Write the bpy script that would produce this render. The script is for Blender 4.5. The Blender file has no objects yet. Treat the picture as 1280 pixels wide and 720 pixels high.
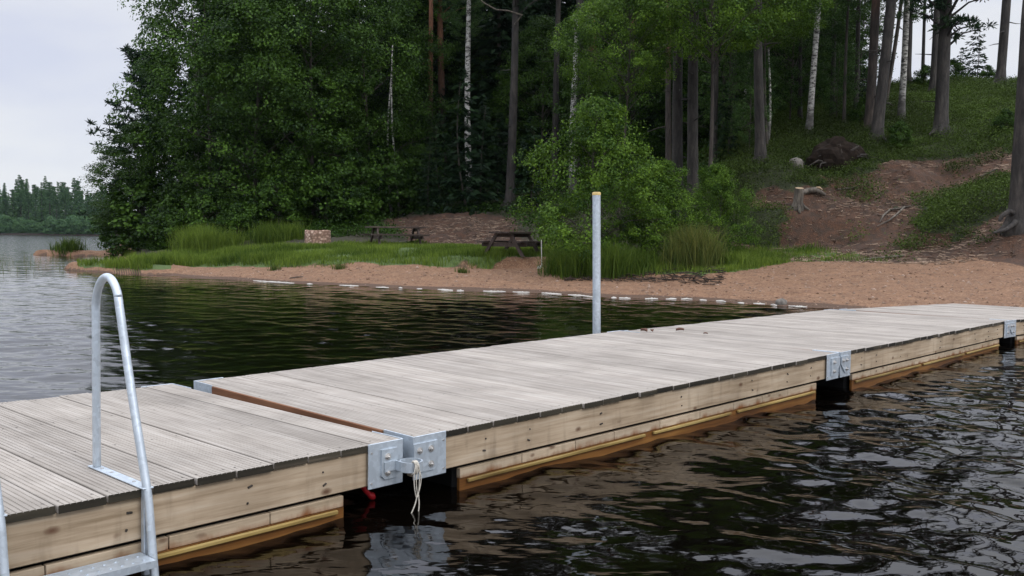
import bpy, math, random
import numpy as np

R = random.Random(7)
NP = np.random.default_rng(11)
SC = bpy.context.scene
COL = SC.collection

# ------------------------------------------------------------------ camera
F = 1150.0                      # focal length in pixels of a 1280 wide frame
PITCH, ROLL, CAMZ = 0.05626, 0.00968, 1.46
cp, sp, cr, sr = math.cos(PITCH), math.sin(PITCH), math.cos(ROLL), math.sin(ROLL)
import mathutils
V3 = mathutils.Vector
_R, _U, _F = V3((1, 0, 0)), V3((0, sp, cp)), V3((0, cp, -sp))
_Rr, _Ur = _R * cr + _U * sr, _U * cr - _R * sr
cam_d = bpy.data.cameras.new('camera')
cam = bpy.data.objects.new('camera', cam_d)
COL.objects.link(cam)
M = mathutils.Matrix((_Rr, _Ur, -_F)).transposed().to_4x4()
M.translation = (0, 0, CAMZ)
cam.matrix_world = M
cam_d.sensor_width = 36.0
cam_d.lens = F / 1280 * 36
cam_d.clip_start = 0.05
cam_d.clip_end = 6000
SC.camera = cam

# ------------------------------------------------------------------ world, sun, exposure
SUN_EL, SUN_ROT = math.radians(42), math.radians(132)
W = bpy.data.worlds.new('World')
SC.world = W
W.use_nodes = True
nt = W.node_tree
nt.nodes.clear()
def N(tree, typ, **kw):
    n = tree.nodes.new(typ)
    for k, v in kw.items():
        setattr(n, k, v)
    return n
out = N(nt, 'ShaderNodeOutputWorld')
bg = N(nt, 'ShaderNodeBackground')
bg.inputs['Strength'].default_value = 0.1
sky = N(nt, 'ShaderNodeTexSky', sky_type='NISHITA', sun_disc=False, sun_elevation=SUN_EL, sun_rotation=SUN_ROT)
tc = N(nt, 'ShaderNodeTexCoord')
mp = N(nt, 'ShaderNodeMapping')
mp.inputs['Scale'].default_value = (2.2, 2.2, 6.5)
n1 = N(nt, 'ShaderNodeTexNoise')
n1.inputs['Scale'].default_value = 1.5
n1.inputs['Detail'].default_value = 5
n1.inputs['Roughness'].default_value = 0.5
cr1 = N(nt, 'ShaderNodeValToRGB')
cr1.color_ramp.elements[0].position = 0.36
cr1.color_ramp.elements[0].color = (6.9, 7.25, 8.6, 1)
cr1.color_ramp.elements[1].position = 0.62
cr1.color_ramp.elements[1].color = (8.3, 8.5, 9.0, 1)
mx = N(nt, 'ShaderNodeMix', data_type='RGBA')
mx.inputs['Factor'].default_value = 0.93
nt.links.new(tc.outputs['Generated'], mp.inputs['Vector'])
nt.links.new(mp.outputs['Vector'], n1.inputs['Vector'])
nt.links.new(n1.outputs['Fac'], cr1.inputs['Fac'])
nt.links.new(sky.outputs['Color'], mx.inputs['A'])
sz = N(nt, 'ShaderNodeSeparateXYZ')
nt.links.new(tc.outputs['Generated'], sz.inputs[0])
zr = N(nt, 'ShaderNodeMapRange', interpolation_type='SMOOTHSTEP')
zr.inputs['From Min'].default_value = 0.2
zr.inputs['From Max'].default_value = 0.75
zr.inputs['To Min'].default_value = 1.0
zr.inputs['To Max'].default_value = 3.1
nt.links.new(sz.outputs['Z'], zr.inputs['Value'])
vm = N(nt, 'ShaderNodeVectorMath', operation='SCALE')      # an overcast sky is brightest overhead
nt.links.new(cr1.outputs['Color'], vm.inputs[0])
nt.links.new(zr.outputs['Result'], vm.inputs['Scale'])
nt.links.new(vm.outputs['Vector'], mx.inputs['B'])
nt.links.new(mx.outputs['Result'], bg.inputs['Color'])
nt.links.new(bg.outputs['Background'], out.inputs['Surface'])

sd = bpy.data.lights.new('sun', 'SUN')
sd.energy = 1.1
sd.angle = math.radians(14)
sd.color = (1.0, 0.96, 0.9)
sun = bpy.data.objects.new('sun', sd)
COL.objects.link(sun)
_sdir = V3((math.sin(SUN_ROT) * math.cos(SUN_EL), math.cos(SUN_ROT) * math.cos(SUN_EL), math.sin(SUN_EL)))
sun.rotation_euler = _sdir.to_track_quat('Z', 'Y').to_euler()
sun.location = (30, -30, 60)

vs = SC.view_settings
vs.view_transform = 'Standard'
vs.look = 'None'
vs.gamma = 1.0
vs.use_curve_mapping = False
vs.exposure = 0.0
HAZE = 0.00005
SC.cycles.max_bounces = 6
SC.cycles.diffuse_bounces = 3
SC.cycles.glossy_bounces = 3
SC.cycles.transmission_bounces = 2
SC.cycles.transparent_max_bounces = 4

# ------------------------------------------------------------------ helpers
def ray(px, py):
    X, Y = (px - 640) / F, (py - 360) / F
    X, Y = X * cr + Y * sr, -X * sr + Y * cr
    return np.array([X, cp - Y * sp, -sp - Y * cp])
def at(px, py, Y):
    d = ray(px, py)
    return np.array([0, 0, CAMZ]) + d * (Y / d[1])
def atz(px, py, z):
    d = ray(px, py)
    return np.array([0, 0, CAMZ]) + d * ((z - CAMZ) / d[2])
def hy(px):
    return 295.2 + (px - 640) * 0.0097
def sstep(a, b, x):
    t = np.clip((x - a) / (b - a), 0, 1)
    return t * t * (3 - 2 * t)
def hash2(i, j, k):
    h = (i.astype(np.int64) * 374761393 + j.astype(np.int64) * 668265263 + k * 144665) & 0x7fffffff
    h = ((h ^ (h >> 13)) * 1274126177) & 0x7fffffff
    return ((h ^ (h >> 16)) & 0xffff) / 65535.0
def vnoise(x, y, k=0):
    xi, yi = np.floor(x), np.floor(y)
    fx, fy = x - xi, y - yi
    fx, fy = fx * fx * (3 - 2 * fx), fy * fy * (3 - 2 * fy)
    a, b = hash2(xi, yi, k), hash2(xi + 1, yi, k)
    c, d = hash2(xi, yi + 1, k), hash2(xi + 1, yi + 1, k)
    return (a * (1 - fx) + b * fx) * (1 - fy) + (c * (1 - fx) + d * fx) * fy
def fbm(x, y, k=0, o=4):
    s, a = 0, 0.5
    for i in range(o):
        s = s + a * (vnoise(x * 2 ** i, y * 2 ** i, k + i) - 0.5)
        a *= 0.5
    return s

def link(name, me, mats, parent=None, loc=(0, 0, 0)):
    o = bpy.data.objects.new(name, me)
    COL.objects.link(o)
    if mats is not None:
        for m in (mats if isinstance(mats, (list, tuple)) else [mats]):
            me.materials.append(m)
    if parent is not None:
        o.parent = parent
    o.location = loc
    return o
def tag(o, label, cat, group=None, kind=None):
    if label: o['label'] = label
    if cat: o['category'] = cat
    if group: o['group'] = group
    if kind: o['kind'] = kind
    return o
def thing(name, label, cat, loc=(0, 0, 0), rot=(0, 0, 0), group=None):
    o = bpy.data.objects.new(name, None)
    COL.objects.link(o)
    o.empty_display_size = 0.3
    o.location = loc
    o.rotation_euler = rot
    return tag(o, label, cat, group)
def fastmesh(name, v, f, smooth=False, tint=None):
    """v (n,3), f (m,k) arrays, k = 3 or 4; tint per face."""
    me = bpy.data.meshes.new(name)
    v = np.asarray(v, dtype=np.float32)
    f = np.asarray(f, dtype=np.int32)
    k = f.shape[1]
    me.vertices.add(len(v))
    me.vertices.foreach_set('co', v.ravel())
    me.loops.add(f.size)
    me.loops.foreach_set('vertex_index', f.ravel())
    me.polygons.add(len(f))
    me.polygons.foreach_set('loop_start', np.arange(0, f.size, k, dtype=np.int32))
    me.polygons.foreach_set('loop_total', np.full(len(f), k, dtype=np.int32))
    if smooth:
        me.polygons.foreach_set('use_smooth', np.ones(len(f), dtype=bool))
    if tint is not None:
        a = me.attributes.new('tint', 'FLOAT', 'FACE')
        a.data.foreach_set('value', np.asarray(tint, dtype=np.float32))
    me.update(calc_edges=True)
    me.validate()
    return me

class MB:
    """collects shapes of ONE mesh"""
    def __init__(s):
        s.v, s.f, s.m, s.t, s.sm = [], [], [], [], []
    def add(s, v, f, m=0, t=0.5, smooth=False):
        b = len(s.v)
        s.v += [tuple(p) for p in v]
        for q in f:
            s.f.append([i + b for i in q])
            s.m.append(m); s.t.append(t); s.sm.append(smooth)
        return s
    def box(s, x0, x1, y0, y1, z0, z1, ch=0.0, m=0, t=0.5):
        """box with chamfered edges"""
        if ch <= 0:
            v = [(x, y, z) for z in (z0, z1) for y in (y0, y1) for x in (x0, x1)]
            f = [(0, 2, 3, 1), (4, 5, 7, 6), (0, 1, 5, 4), (2, 6, 7, 3), (0, 4, 6, 2), (1, 3, 7, 5)]
            return s.add(v, f, m, t)
        import bmesh
        bm = bmesh.new()
        bmesh.ops.create_cube(bm, size=1)
        for w in bm.verts:
            w.co = ((x0 + x1) / 2 + w.co.x * (x1 - x0), (y0 + y1) / 2 + w.co.y * (y1 - y0), (z0 + z1) / 2 + w.co.z * (z1 - z0))
        bmesh.ops.bevel(bm, geom=bm.edges[:], offset=ch, segments=1, affect='EDGES')
        bm.verts.index_update()
        s.add([w.co[:] for w in bm.verts], [[w.index for w in fc.verts] for fc in bm.faces], m, t)
        bm.free()
        return s
    def tube(s, pts, rad, n=10, m=0, t=0.5, cap=True, smooth=True):
        pts = [np.array(p, float) for p in pts]
        if not hasattr(rad, '__len__'): rad = [rad] * len(pts)
        v, f = [], []
        up = np.array([0.31, 0.17, 0.93])
        prev = None
        for i, p in enumerate(pts):
            d = pts[min(i + 1, len(pts) - 1)] - pts[max(i - 1, 0)]
            d = d / (np.linalg.norm(d) + 1e-9)
            if prev is None:
                a = np.cross(d, up if abs(d @ up) < .9 else np.array([1., 0, 0]))
            else:
                a = prev - d * (prev @ d)
            a /= np.linalg.norm(a) + 1e-9
            prev = a
            b = np.cross(d, a)
            for j in range(n):
                an = 2 * math.pi * j / n
                v.append(p + rad[i] * (a * math.cos(an) + b * math.sin(an)))
        for i in range(len(pts) - 1):
            for j in range(n):
                k = (j + 1) % n
                f.append((i * n + j, i * n + k, (i + 1) * n + k, (i + 1) * n + j))
        s.add(v, f, m, t, smooth)
        if cap:
            s.add(v[:n], [list(range(n))[::-1]], m, t)
            s.add(v[-n:], [list(range(n))], m, t)
        return s
    def prism(s, poly, axis, a, b, m=0, t=0.5):
        """polygon in the two other axes, extruded along axis from a to b"""
        n = len(poly)
        def P(q, w):
            if axis == 0: return (w, q[0], q[1])
            if axis == 1: return (q[0], w, q[1])
            return (q[0], q[1], w)
        v = [P(q, a) for q in poly] + [P(q, b) for q in poly]
        f = [(i, (i + 1) % n, n + (i + 1) % n, n + i) for i in range(n)] + [list(range(n))[::-1], list(range(n, 2 * n))]
        return s.add(v, f, m, t)
    def build(s, name, mats, parent=None, loc=(0, 0, 0)):
        me = bpy.data.meshes.new(name)
        me.from_pydata(s.v, [], s.f)
        me.polygons.foreach_set('material_index', s.m)
        me.polygons.foreach_set('use_smooth', s.sm)
        a = me.attributes.new('tint', 'FLOAT', 'FACE')
        a.data.foreach_set('value', s.t)
        me.update()
        return link(name, me, mats, parent, loc)

# ------------------------------------------------------------------ materials
def mat(name):
    m = bpy.data.materials.new(name)
    m.use_nodes = True
    t = m.node_tree
    return m, t, t.nodes['Principled BSDF']
def lk(t, a, b):
    t.links.new(a, b)
def noise(t, scale, vec=None, detail=4, rough=0.55):
    n = N(t, 'ShaderNodeTexNoise')
    n.inputs['Scale'].default_value = scale
    n.inputs['Detail'].default_value = detail
    n.inputs['Roughness'].default_value = rough
    if vec is not None: lk(t, vec, n.inputs['Vector'])
    return n
def mapped(t, scale, coord='Object'):
    c = N(t, 'ShaderNodeTexCoord')
    m = N(t, 'ShaderNodeMapping')
    m.inputs['Scale'].default_value = scale
    lk(t, c.outputs[coord], m.inputs['Vector'])
    return m.outputs['Vector']
def ramp(t, fac, stops):
    r = N(t, 'ShaderNodeValToRGB')
    e = r.color_ramp.elements
    while len(e) < len(stops): e.new(0.5)
    for i, (p, c) in enumerate(stops):
        e[i].position = p
        e[i].color = (c[0], c[1], c[2], 1) if hasattr(c, '__len__') else (c, c, c, 1)
    lk(t, fac, r.inputs['Fac'])
    return r.outputs['Color']
def mixc(t, fac, a, b, mode='MIX'):
    m = N(t, 'ShaderNodeMix', data_type='RGBA', blend_type=mode)
    for s, v in (('Factor', fac), ('A', a), ('B', b)):
        if isinstance(v, (int, float)): m.inputs[s].default_value = v
        elif isinstance(v, tuple): m.inputs[s].default_value = (*v, 1)
        else: lk(t, v, m.inputs[s])
    return m.outputs['Result']
def attr(t, name):
    a = N(t, 'ShaderNodeAttribute')
    a.attribute_name = name
    return a
def bump(t, h, strength, dist, b):
    n = N(t, 'ShaderNodeBump')
    n.inputs['Strength'].default_value = strength
    n.inputs['Distance'].default_value = dist
    lk(t, h, n.inputs['Height'])
    lk(t, n.outputs['Normal'], b.inputs['Normal'])
def math_(t, op, a, b=None):
    n = N(t, 'ShaderNodeMath', operation=op)
    for i, v in enumerate((a, b)):
        if v is None: continue
        if isinstance(v, (int, float)): n.inputs[i].default_value = v
        else: lk(t, v, n.inputs[i])
    return n.outputs[0]

def leaf_mat(name, dark, light, trans=0.3, rough=0.5):
    m, t, b = mat(name)
    a = attr(t, 'tint')
    c = ramp(t, a.outputs['Fac'], [(0.0, dark), (0.6, tuple((d + l) / 2 for d, l in zip(dark, light))), (1.0, light)])
    lk(t, c, b.inputs['Base Color'])
    b.inputs['Roughness'].default_value = rough
    b.inputs['Specular IOR Level'].default_value = 0.12
    tr = N(t, 'ShaderNodeBsdfTranslucent')
    lk(t, c, tr.inputs['Color'])
    mx_ = N(t, 'ShaderNodeMixShader')
    mx_.inputs['Fac'].default_value = trans
    o = t.nodes['Material Output']
    lk(t, b.outputs['BSDF'], mx_.inputs[1])
    lk(t, tr.outputs['BSDF'], mx_.inputs[2])
    lk(t, mx_.outputs['Shader'], o.inputs['Surface'])
    return m
ALDER = leaf_mat('alder_leaf', (0.007, 0.023, 0.003), (0.07, 0.14, 0.017))
BUSHL = leaf_mat('bush_leaf', (0.016, 0.045, 0.005), (0.125, 0.22, 0.022))
BIRCHL = leaf_mat('birch_leaf', (0.02, 0.05, 0.012), (0.075, 0.14, 0.028))
SPRUCE = leaf_mat('spruce_needles', (0.004, 0.013, 0.005), (0.017, 0.04, 0.012), 0.1, 0.6)
PINEL = leaf_mat('pine_needles', (0.010, 0.028, 0.013), (0.034, 0.066, 0.027), 0.1, 0.6)
FARL = leaf_mat('hazed_far_foliage', (0.03, 0.075, 0.034), (0.085, 0.16, 0.055), 0.15, 0.7)  # paler than the near needles: distance haze is put into the colour
GRASS = leaf_mat('grass_blade', (0.028, 0.06, 0.008), (0.17, 0.24, 0.035), 0.35)
SEDGE = leaf_mat('sedge_blade', (0.028, 0.06, 0.01), (0.2, 0.205, 0.055), 0.3)
HEATH = leaf_mat('bilberry_leaf', (0.014, 0.02, 0.005), (0.08, 0.13, 0.019), 0.25, 0.6)
REED = leaf_mat('reed_blade', (0.06, 0.09, 0.03), (0.2, 0.2, 0.09), 0.2)

def bark_mat(name, lo, hi, z0=None, z1=None, top=None):
    m, t, b = mat(name)
    v = mapped(t, (1, 1, 0.22))
    n = noise(t, 9, v, 6, 0.65)
    c = ramp(t, n.outputs['Fac'], [(0.34, lo), (0.5, tuple((p + q) / 2 for p, q in zip(lo, hi))), (0.66, hi)])
    c = mixc(t, ramp(t, noise(t, 2.2, mapped(t, (1, 1, .5)), 4).outputs['Fac'], [(0.4, 0.0), (0.66, 0.75)]), c, tuple(x * 0.55 for x in lo))
    if top:
        sx = N(t, 'ShaderNodeSeparateXYZ')
        tc_ = N(t, 'ShaderNodeTexCoord')
        lk(t, tc_.outputs['Object'], sx.inputs[0])
        mr = N(t, 'ShaderNodeMapRange')
        mr.inputs['From Min'].default_value = z0
        mr.inputs['From Max'].default_value = z1
        lk(t, sx.outputs['Z'], mr.inputs['Value'])
        n2 = noise(t, 14, v, 3)
        c2 = ramp(t, n2.outputs['Fac'], [(0.35, tuple(x * 0.5 for x in top)), (0.6, top)])
        c = mixc(t, mr.outputs['Result'], c, c2)
    lk(t, c, b.inputs['Base Color'])
    b.inputs['Roughness'].default_value = 0.9
    bump(t, n.outputs['Fac'], 1.0, 0.06, b)
    return m
PINEB = bark_mat('pine_bark', (0.012, 0.0105, 0.009), (0.062, 0.053, 0.045))
PINEO = bark_mat('pine_bark_orange', (0.018, 0.014, 0.011), (0.07, 0.053, 0.042), 4.5, 7.5, (0.2, 0.09, 0.048))
DARKB = bark_mat('dark_bark', (0.025, 0.02, 0.016), (0.09, 0.075, 0.06))
ROOTB = bark_mat('weathered_root', (0.05, 0.042, 0.033), (0.22, 0.19, 0.15))
m, t, b = mat('birch_bark')
n = noise(t, 5, mapped(t, (1, 1, 2.6)), 4, 0.7)
c = ramp(t, n.outputs['Fac'], [(0.42, (0.03, 0.027, 0.025)), (0.5, (0.32, 0.31, 0.28)), (0.6, (0.5, 0.49, 0.45))])
sx = N(t, 'ShaderNodeSeparateXYZ'); tc_ = N(t, 'ShaderNodeTexCoord')
lk(t, tc_.outputs['Object'], sx.inputs[0])
zz = math_(t, 'ADD', sx.outputs['Z'], math_(t, 'MULTIPLY', noise(t, 2, mapped(t, (1, 1, 1))).outputs['Fac'], 3.0))
mr = N(t, 'ShaderNodeMapRange'); mr.inputs['From Min'].default_value = 1.6; mr.inputs['From Max'].default_value = 3.4
lk(t, zz, mr.inputs['Value'])
lk(t, mixc(t, mr.outputs['Result'], (0.05, 0.045, 0.04), c), b.inputs['Base Color'])
b.inputs['Roughness'].default_value = 0.8
BIRCHB = m

# ground
m, t, b = mat('ground')
g = attr(t, 'cover')
sx = N(t, 'ShaderNodeSeparateColor'); lk(t, g.outputs['Color'], sx.inputs[0])
pos = mapped(t, (1, 1, 1))
nf = noise(t, 22, pos, 6, 0.7); nm = noise(t, 3.2, pos, 5, 0.6); nl = noise(t, 0.6, pos, 4)
vor = N(t, 'ShaderNodeTexVoronoi'); vor.inputs['Scale'].default_value = 26; lk(t, pos, vor.inputs['Vector'])
vor2 = N(t, 'ShaderNodeTexVoronoi'); vor2.inputs['Scale'].default_value = 11; lk(t, pos, vor2.inputs['Vector'])
peb = ramp(t, N(t, 'ShaderNodeRGBToBW').outputs[0], [(0, 0), (1, 1)])
bw = [n_ for n_ in t.nodes if n_.type == 'RGBTOBW'][0]; lk(t, vor.outputs['Color'], bw.inputs[0])
sandc = ramp(t, bw.outputs[0], [(0.1, (0.06, 0.028, 0.014)), (0.35, (0.145, 0.072, 0.035)), (0.7, (0.225, 0.12, 0.062)), (0.95, (0.36, 0.25, 0.16))])
sandc = mixc(t, 0.5, sandc, ramp(t, nm.outputs['Fac'], [(0.3, (0.09, 0.044, 0.022)), (0.7, (0.26, 0.142, 0.076))]))
soilc = ramp(t, nf.outputs['Fac'], [(0.3, (0.018, 0.009, 0.005)), (0.5, (0.06, 0.026, 0.012)), (0.62, (0.11, 0.05, 0.022)), (0.8, (0.19, 0.12, 0.07))])
soilc = mixc(t, ramp(t, nm.outputs['Fac'], [(0.4, 0.0), (0.65, 0.8)]), soilc, (0.028, 0.018, 0.011))
floorc = ramp(t, nf.outputs['Fac'], [(0.3, (0.012, 0.012, 0.006)), (0.55, (0.035, 0.032, 0.015)), (0.8, (0.08, 0.055, 0.03))])
mossc = ramp(t, nf.outputs['Fac'], [(0.3, (0.010, 0.014, 0.004)), (0.55, (0.026, 0.034, 0.009)), (0.8, (0.07, 0.06, 0.022))])
grassc = ramp(t, nf.outputs['Fac'], [(0.3, (0.03, 0.05, 0.012)), (0.6, (0.07, 0.11, 0.02)), (0.8, (0.16, 0.13, 0.06))])
def edge(mask, w=0.55):
    x = math_(t, 'ADD', mask, math_(t, 'MULTIPLY', math_(t, 'SUBTRACT', nm.outputs['Fac'], 0.5), w))
    return ramp(t, x, [(0.42, 0.0), (0.58, 1.0)])
c = mixc(t, edge(sx.outputs['Blue']), floorc, mossc)
c = mixc(t, edge(sx.outputs['Green'], 1.0), c, soilc)
c = mixc(t, edge(g.outputs['Alpha'], 0.4), c, grassc)
c = mixc(t, edge(sx.outputs['Red'], 0.35), c, sandc)
wet = attr(t, 'wet')
c = mixc(t, ramp(t, math_(t, 'ADD', wet.outputs['Fac'], math_(t, 'MULTIPLY', math_(t, 'SUBTRACT', nm.outputs['Fac'], 0.5), 0.35)), [(0.4, 0.0), (0.62, 0.8)]), c, (0.05, 0.028, 0.016))
lk(t, c, b.inputs['Base Color'])
b.inputs['Roughness'].default_value = 0.95
hh = math_(t, 'ADD', nf.outputs['Fac'], math_(t, 'MULTIPLY', vor.outputs['Distance'], -0.8))
bump(t, hh, 0.7, 0.03, b)
GROUND = m

# water
m, t, b = mat('water')
pos = mapped(t, (1, 1, 1))
pos2 = mapped(t, (0.55, 1.0, 1))
sh = attr(t, 'shallow')
lk(t, mixc(t, sh.outputs['Fac'], (0.0012, 0.0008, 0.0005), (0.035, 0.015, 0.005)), b.inputs['Base Color'])
b.inputs['Roughness'].default_value = 0.04
b.inputs['IOR'].default_value = 1.33
h1 = noise(t, 5.5, pos2, 2, 0.5); h2 = noise(t, 1.1, pos2, 3, 0.5)
h3 = noise(t, 13.0, pos2, 2, 0.5)
far = attr(t, 'far')
hh = math_(t, 'ADD', math_(t, 'MULTIPLY', math_(t, 'SUBTRACT', 1.0, math_(t, 'MULTIPLY', far.outputs['Fac'], 0.85)), math_(t, 'MULTIPLY', math_(t, 'ADD', h1.outputs['Fac'], math_(t, 'MULTIPLY', h3.outputs['Fac'], 0.45)), 0.0065)), math_(t, 'MULTIPLY', h2.outputs['Fac'], math_(t, 'ADD', math_(t, 'MULTIPLY', far.outputs['Fac'], 0.05), math_(t, 'MULTIPLY', attr(t, 'lake').outputs['Fac'], 0.12))))
bump(t, hh, 1.0, 1.0, b)
WATER = m

def wood_mat(name, stops, along=0, tintamt=0.35, stain=None, knots=True, rough=0.85):
    """weathered softwood; along = axis of the grain in object space"""
    m, t, b = mat(name)
    sc = [26, 26, 26]; sc[along] = 1.3
    v = mapped(t, tuple(sc))
    tn = attr(t, 'tint')
    n = noise(t, 1.0, v, 6, 0.65)
    c = ramp(t, n.outputs['Fac'], stops)
    br = ramp(t, tn.outputs['Fac'], [(0, 1 - tintamt), (1, 1 + tintamt * 0.5)])
    c = mixc(t, 1.0, c, br, 'MULTIPLY')
    big = noise(t, 1.7, mapped(t, (1, 1, 1)), 4, 0.6)
    c = mixc(t, ramp(t, big.outputs['Fac'], [(0.42, 0.0), (0.75, 0.45)]), c, tuple(x * 0.62 for x in stops[0][1]))
    if knots:
        sv = noise(t, 1.0, mapped(t, tuple(9 if i != 2 else 1.6 for i in range(3))), 4, 0.6)
        c = mixc(t, ramp(t, sv.outputs['Fac'], [(0.55, 0.0), (0.72, 0.35)]), c, tuple(x * 0.45 for x in stops[0][1]))
        vr = N(t, 'ShaderNodeTexVoronoi')
        vr.inputs['Scale'].default_value = 1.0
        ks = [8.5, 8.5, 8.5]; ks[along] = 4.5
        lk(t, mapped(t, tuple(ks)), vr.inputs['Vector'])
        nz = math_(t, 'ADD', vr.outputs['Distance'], math_(t, 'MULTIPLY', math_(t, 'SUBTRACT', noise(t, 30, mapped(t, (1, 1, 1))).outputs['Fac'], 0.5), 0.08))
        vb = N(t, 'ShaderNodeSeparateColor'); lk(t, vr.outputs['Color'], vb.inputs[0])
        nz = math_(t, 'ADD', nz, math_(t, 'MULTIPLY', vb.outputs['Red'], 0.17))
        c = mixc(t, ramp(t, nz, [(0.06, 0.95), (0.13, 0.6), (0.2, 0.0)]), c, (0.10, 0.05, 0.028))
    if stain:
        sx = N(t, 'ShaderNodeSeparateXYZ'); tc_ = N(t, 'ShaderNodeTexCoord')
        lk(t, tc_.outputs['Object'], sx.inputs[0])
        z0, z1, sc_ = stain
        zz = math_(t, 'ADD', sx.outputs['Z'], math_(t, 'MULTIPLY', math_(t, 'SUBTRACT', noise(t, 6, mapped(t, (1, 1, 0.5)), 5).outputs['Fac'], 0.5), 0.16))
        mr = N(t, 'ShaderNodeMapRange'); mr.inputs['From Min'].default_value = z0; mr.inputs['From Max'].default_value = z1
        lk(t, zz, mr.inputs['Value'])
        c = mixc(t, mr.outputs['Result'], sc_, c)
    lk(t, c, b.inputs['Base Color'])
    b.inputs['Roughness'].default_value = rough
    b.inputs['Specular IOR Level'].default_value = 0.25
    bump(t, n.outputs['Fac'], 0.35, 0.004, b)
    return m
DECK = wood_mat('decking_wood', [(0.28, (0.225, 0.199, 0.170)), (0.5, (0.33, 0.298, 0.260)), (0.75, (0.42, 0.388, 0.348))], 1, 0.16, None, False)
ENDG = wood_mat('decking_end_grain', [(0.3, (0.018, 0.016, 0.010)), (0.6, (0.05, 0.042, 0.028)), (0.8, (0.12, 0.095, 0.07))], 0, 0.6, None, False)
FASC = wood_mat('side_board_wood', [(0.28, (0.23, 0.165, 0.10)), (0.5, (0.42, 0.325, 0.222)), (0.75, (0.54, 0.45, 0.34))], 0, 0.15)
SKIRT = wood_mat('skirt_board_wood', [(0.25, (0.25, 0.19, 0.12)), (0.5, (0.42, 0.33, 0.23)), (0.8, (0.52, 0.43, 0.32))], 0, 0.15, (-0.315, -0.272, (0.16, 0.06, 0.018)))
RAIL = wood_mat('rub_rail_wood', [(0.3, (0.12, 0.075, 0.02)), (0.48, (0.36, 0.25, 0.08)), (0.8, (0.55, 0.43, 0.18))], 0, 0.5, None, False, 0.6)
STAIN = wood_mat('stained_board_wood', [(0.25, (0.06, 0.022, 0.006)), (0.5, (0.17, 0.07, 0.016)), (0.8, (0.30, 0.15, 0.04))], 0, 0.2, None, False, 0.5)
ENDB = wood_mat('end_board_wood', [(0.25, (0.10, 0.045, 0.022)), (0.5, (0.2, 0.09, 0.045)), (0.8, (0.32, 0.17, 0.09))], 1, 0.2, None, False)
TABLE = wood_mat('table_wood', [(0.25, (0.03, 0.022, 0.018)), (0.5, (0.07, 0.052, 0.043)), (0.8, (0.14, 0.105, 0.088))], 0, 0.4, None, False, 0.75)
def galv(name, base, metallic=0.55, rough=0.42):
    m, t, b = mat(name)
    v = N(t, 'ShaderNodeTexVoronoi'); v.inputs['Scale'].default_value = 42
    lk(t, mapped(t, (1, 1, 1)), v.inputs['Vector'])
    w = N(t, 'ShaderNodeRGBToBW'); lk(t, v.outputs['Color'], w.inputs[0])
    n = noise(t, 3.5, mapped(t, (1, 1, 1)), 5)
    c = ramp(t, w.outputs[0], [(0.1, tuple(x * 0.86 for x in base)), (0.9, tuple(min(1, x * 1.1) for x in base))])
    c = mixc(t, ramp(t, n.outputs['Fac'], [(0.45, 0.0), (0.75, 0.65)]), c, tuple(x * 0.55 for x in base))
    lk(t, c, b.inputs['Base Color'])
    b.inputs['Metallic'].default_value = metallic
    lk(t, ramp(t, n.outputs['Fac'], [(0.3, rough - 0.08), (0.7, rough + 0.15)]), b.inputs['Roughness'])
    return m
GALV = galv('galvanised_steel', (0.52, 0.58, 0.63))
BOLT = galv('bolt_steel', (0.62, 0.6, 0.57), 0.8, 0.3)
def plain(name, c, rough=0.7, spec=0.4, ns=8, var=0.3):
    m, t, b = mat(name)
    n = noise(t, ns, mapped(t, (1, 1, 1)), 5, 0.6)
    lk(t, ramp(t, n.outputs['Fac'], [(0.3, tuple(x * (1 - var) for x in c)), (0.7, tuple(min(1, x * (1 + var)) for x in c))]), b.inputs['Base Color'])
    b.inputs['Roughness'].default_value = rough
    b.inputs['Specular IOR Level'].default_value = spec
    bump(t, n.outputs['Fac'], 0.3, 0.01, b)
    return m
BLACK = plain('black_plastic', (0.006, 0.006, 0.006), 0.6)
YELLOW = plain('yellow_cap', (0.5, 0.36, 0.13), 0.55)
SCREW = plain('screw_head', (0.07, 0.06, 0.05), 0.6)
ROPE = plain('pale_rope', (0.46, 0.43, 0.37), 0.9, 0.1, 60)
RED = plain('red_plastic', (0.42, 0.015, 0.02), 0.45)
FOAM = plain('foam', (0.4, 0.38, 0.34), 0.8, 0.2, 14, 0.12)
STONE = plain('pale_stone', (0.15, 0.137, 0.12), 0.9, 0.2, 9, 0.4)
WHITEP = plain('white_stake', (0.66, 0.64, 0.6), 0.7, 0.3, 10, 0.2)
CUTW = plain('cut_wood', (0.34, 0.25, 0.16), 0.85, 0.2, 11, 0.35)
RINGM = None
m, t, b = mat('speckled_stone')
v = N(t, 'ShaderNodeTexVoronoi'); v.inputs['Scale'].default_value = 9
lk(t, mapped(t, (1, 1, 1.3)), v.inputs['Vector'])
w = N(t, 'ShaderNodeRGBToBW'); lk(t, v.outputs['Color'], w.inputs[0])
lk(t, mixc(t, ramp(t, v.outputs['Distance'], [(0.3, 0.0), (0.62, 0.85)]), ramp(t, w.outputs[0], [(0.1, (0.2, 0.12, 0.085)), (0.5, (0.4, 0.26, 0.19)), (0.9, (0.55, 0.42, 0.33))]), (0.13, 0.075, 0.05)), b.inputs['Base Color'])
b.inputs['Roughness'].default_value = 0.9
bump(t, v.outputs['Distance'], -0.8, 0.05, b)
RINGM = m
DRYLEAF = plain('dry_leaf', (0.13, 0.07, 0.05), 0.8, 0.2, 40, 0.4)
PEAT = plain('peaty_root_soil', (0.018, 0.013, 0.010), 0.95, 0.1, 6, 0.6)

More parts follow.
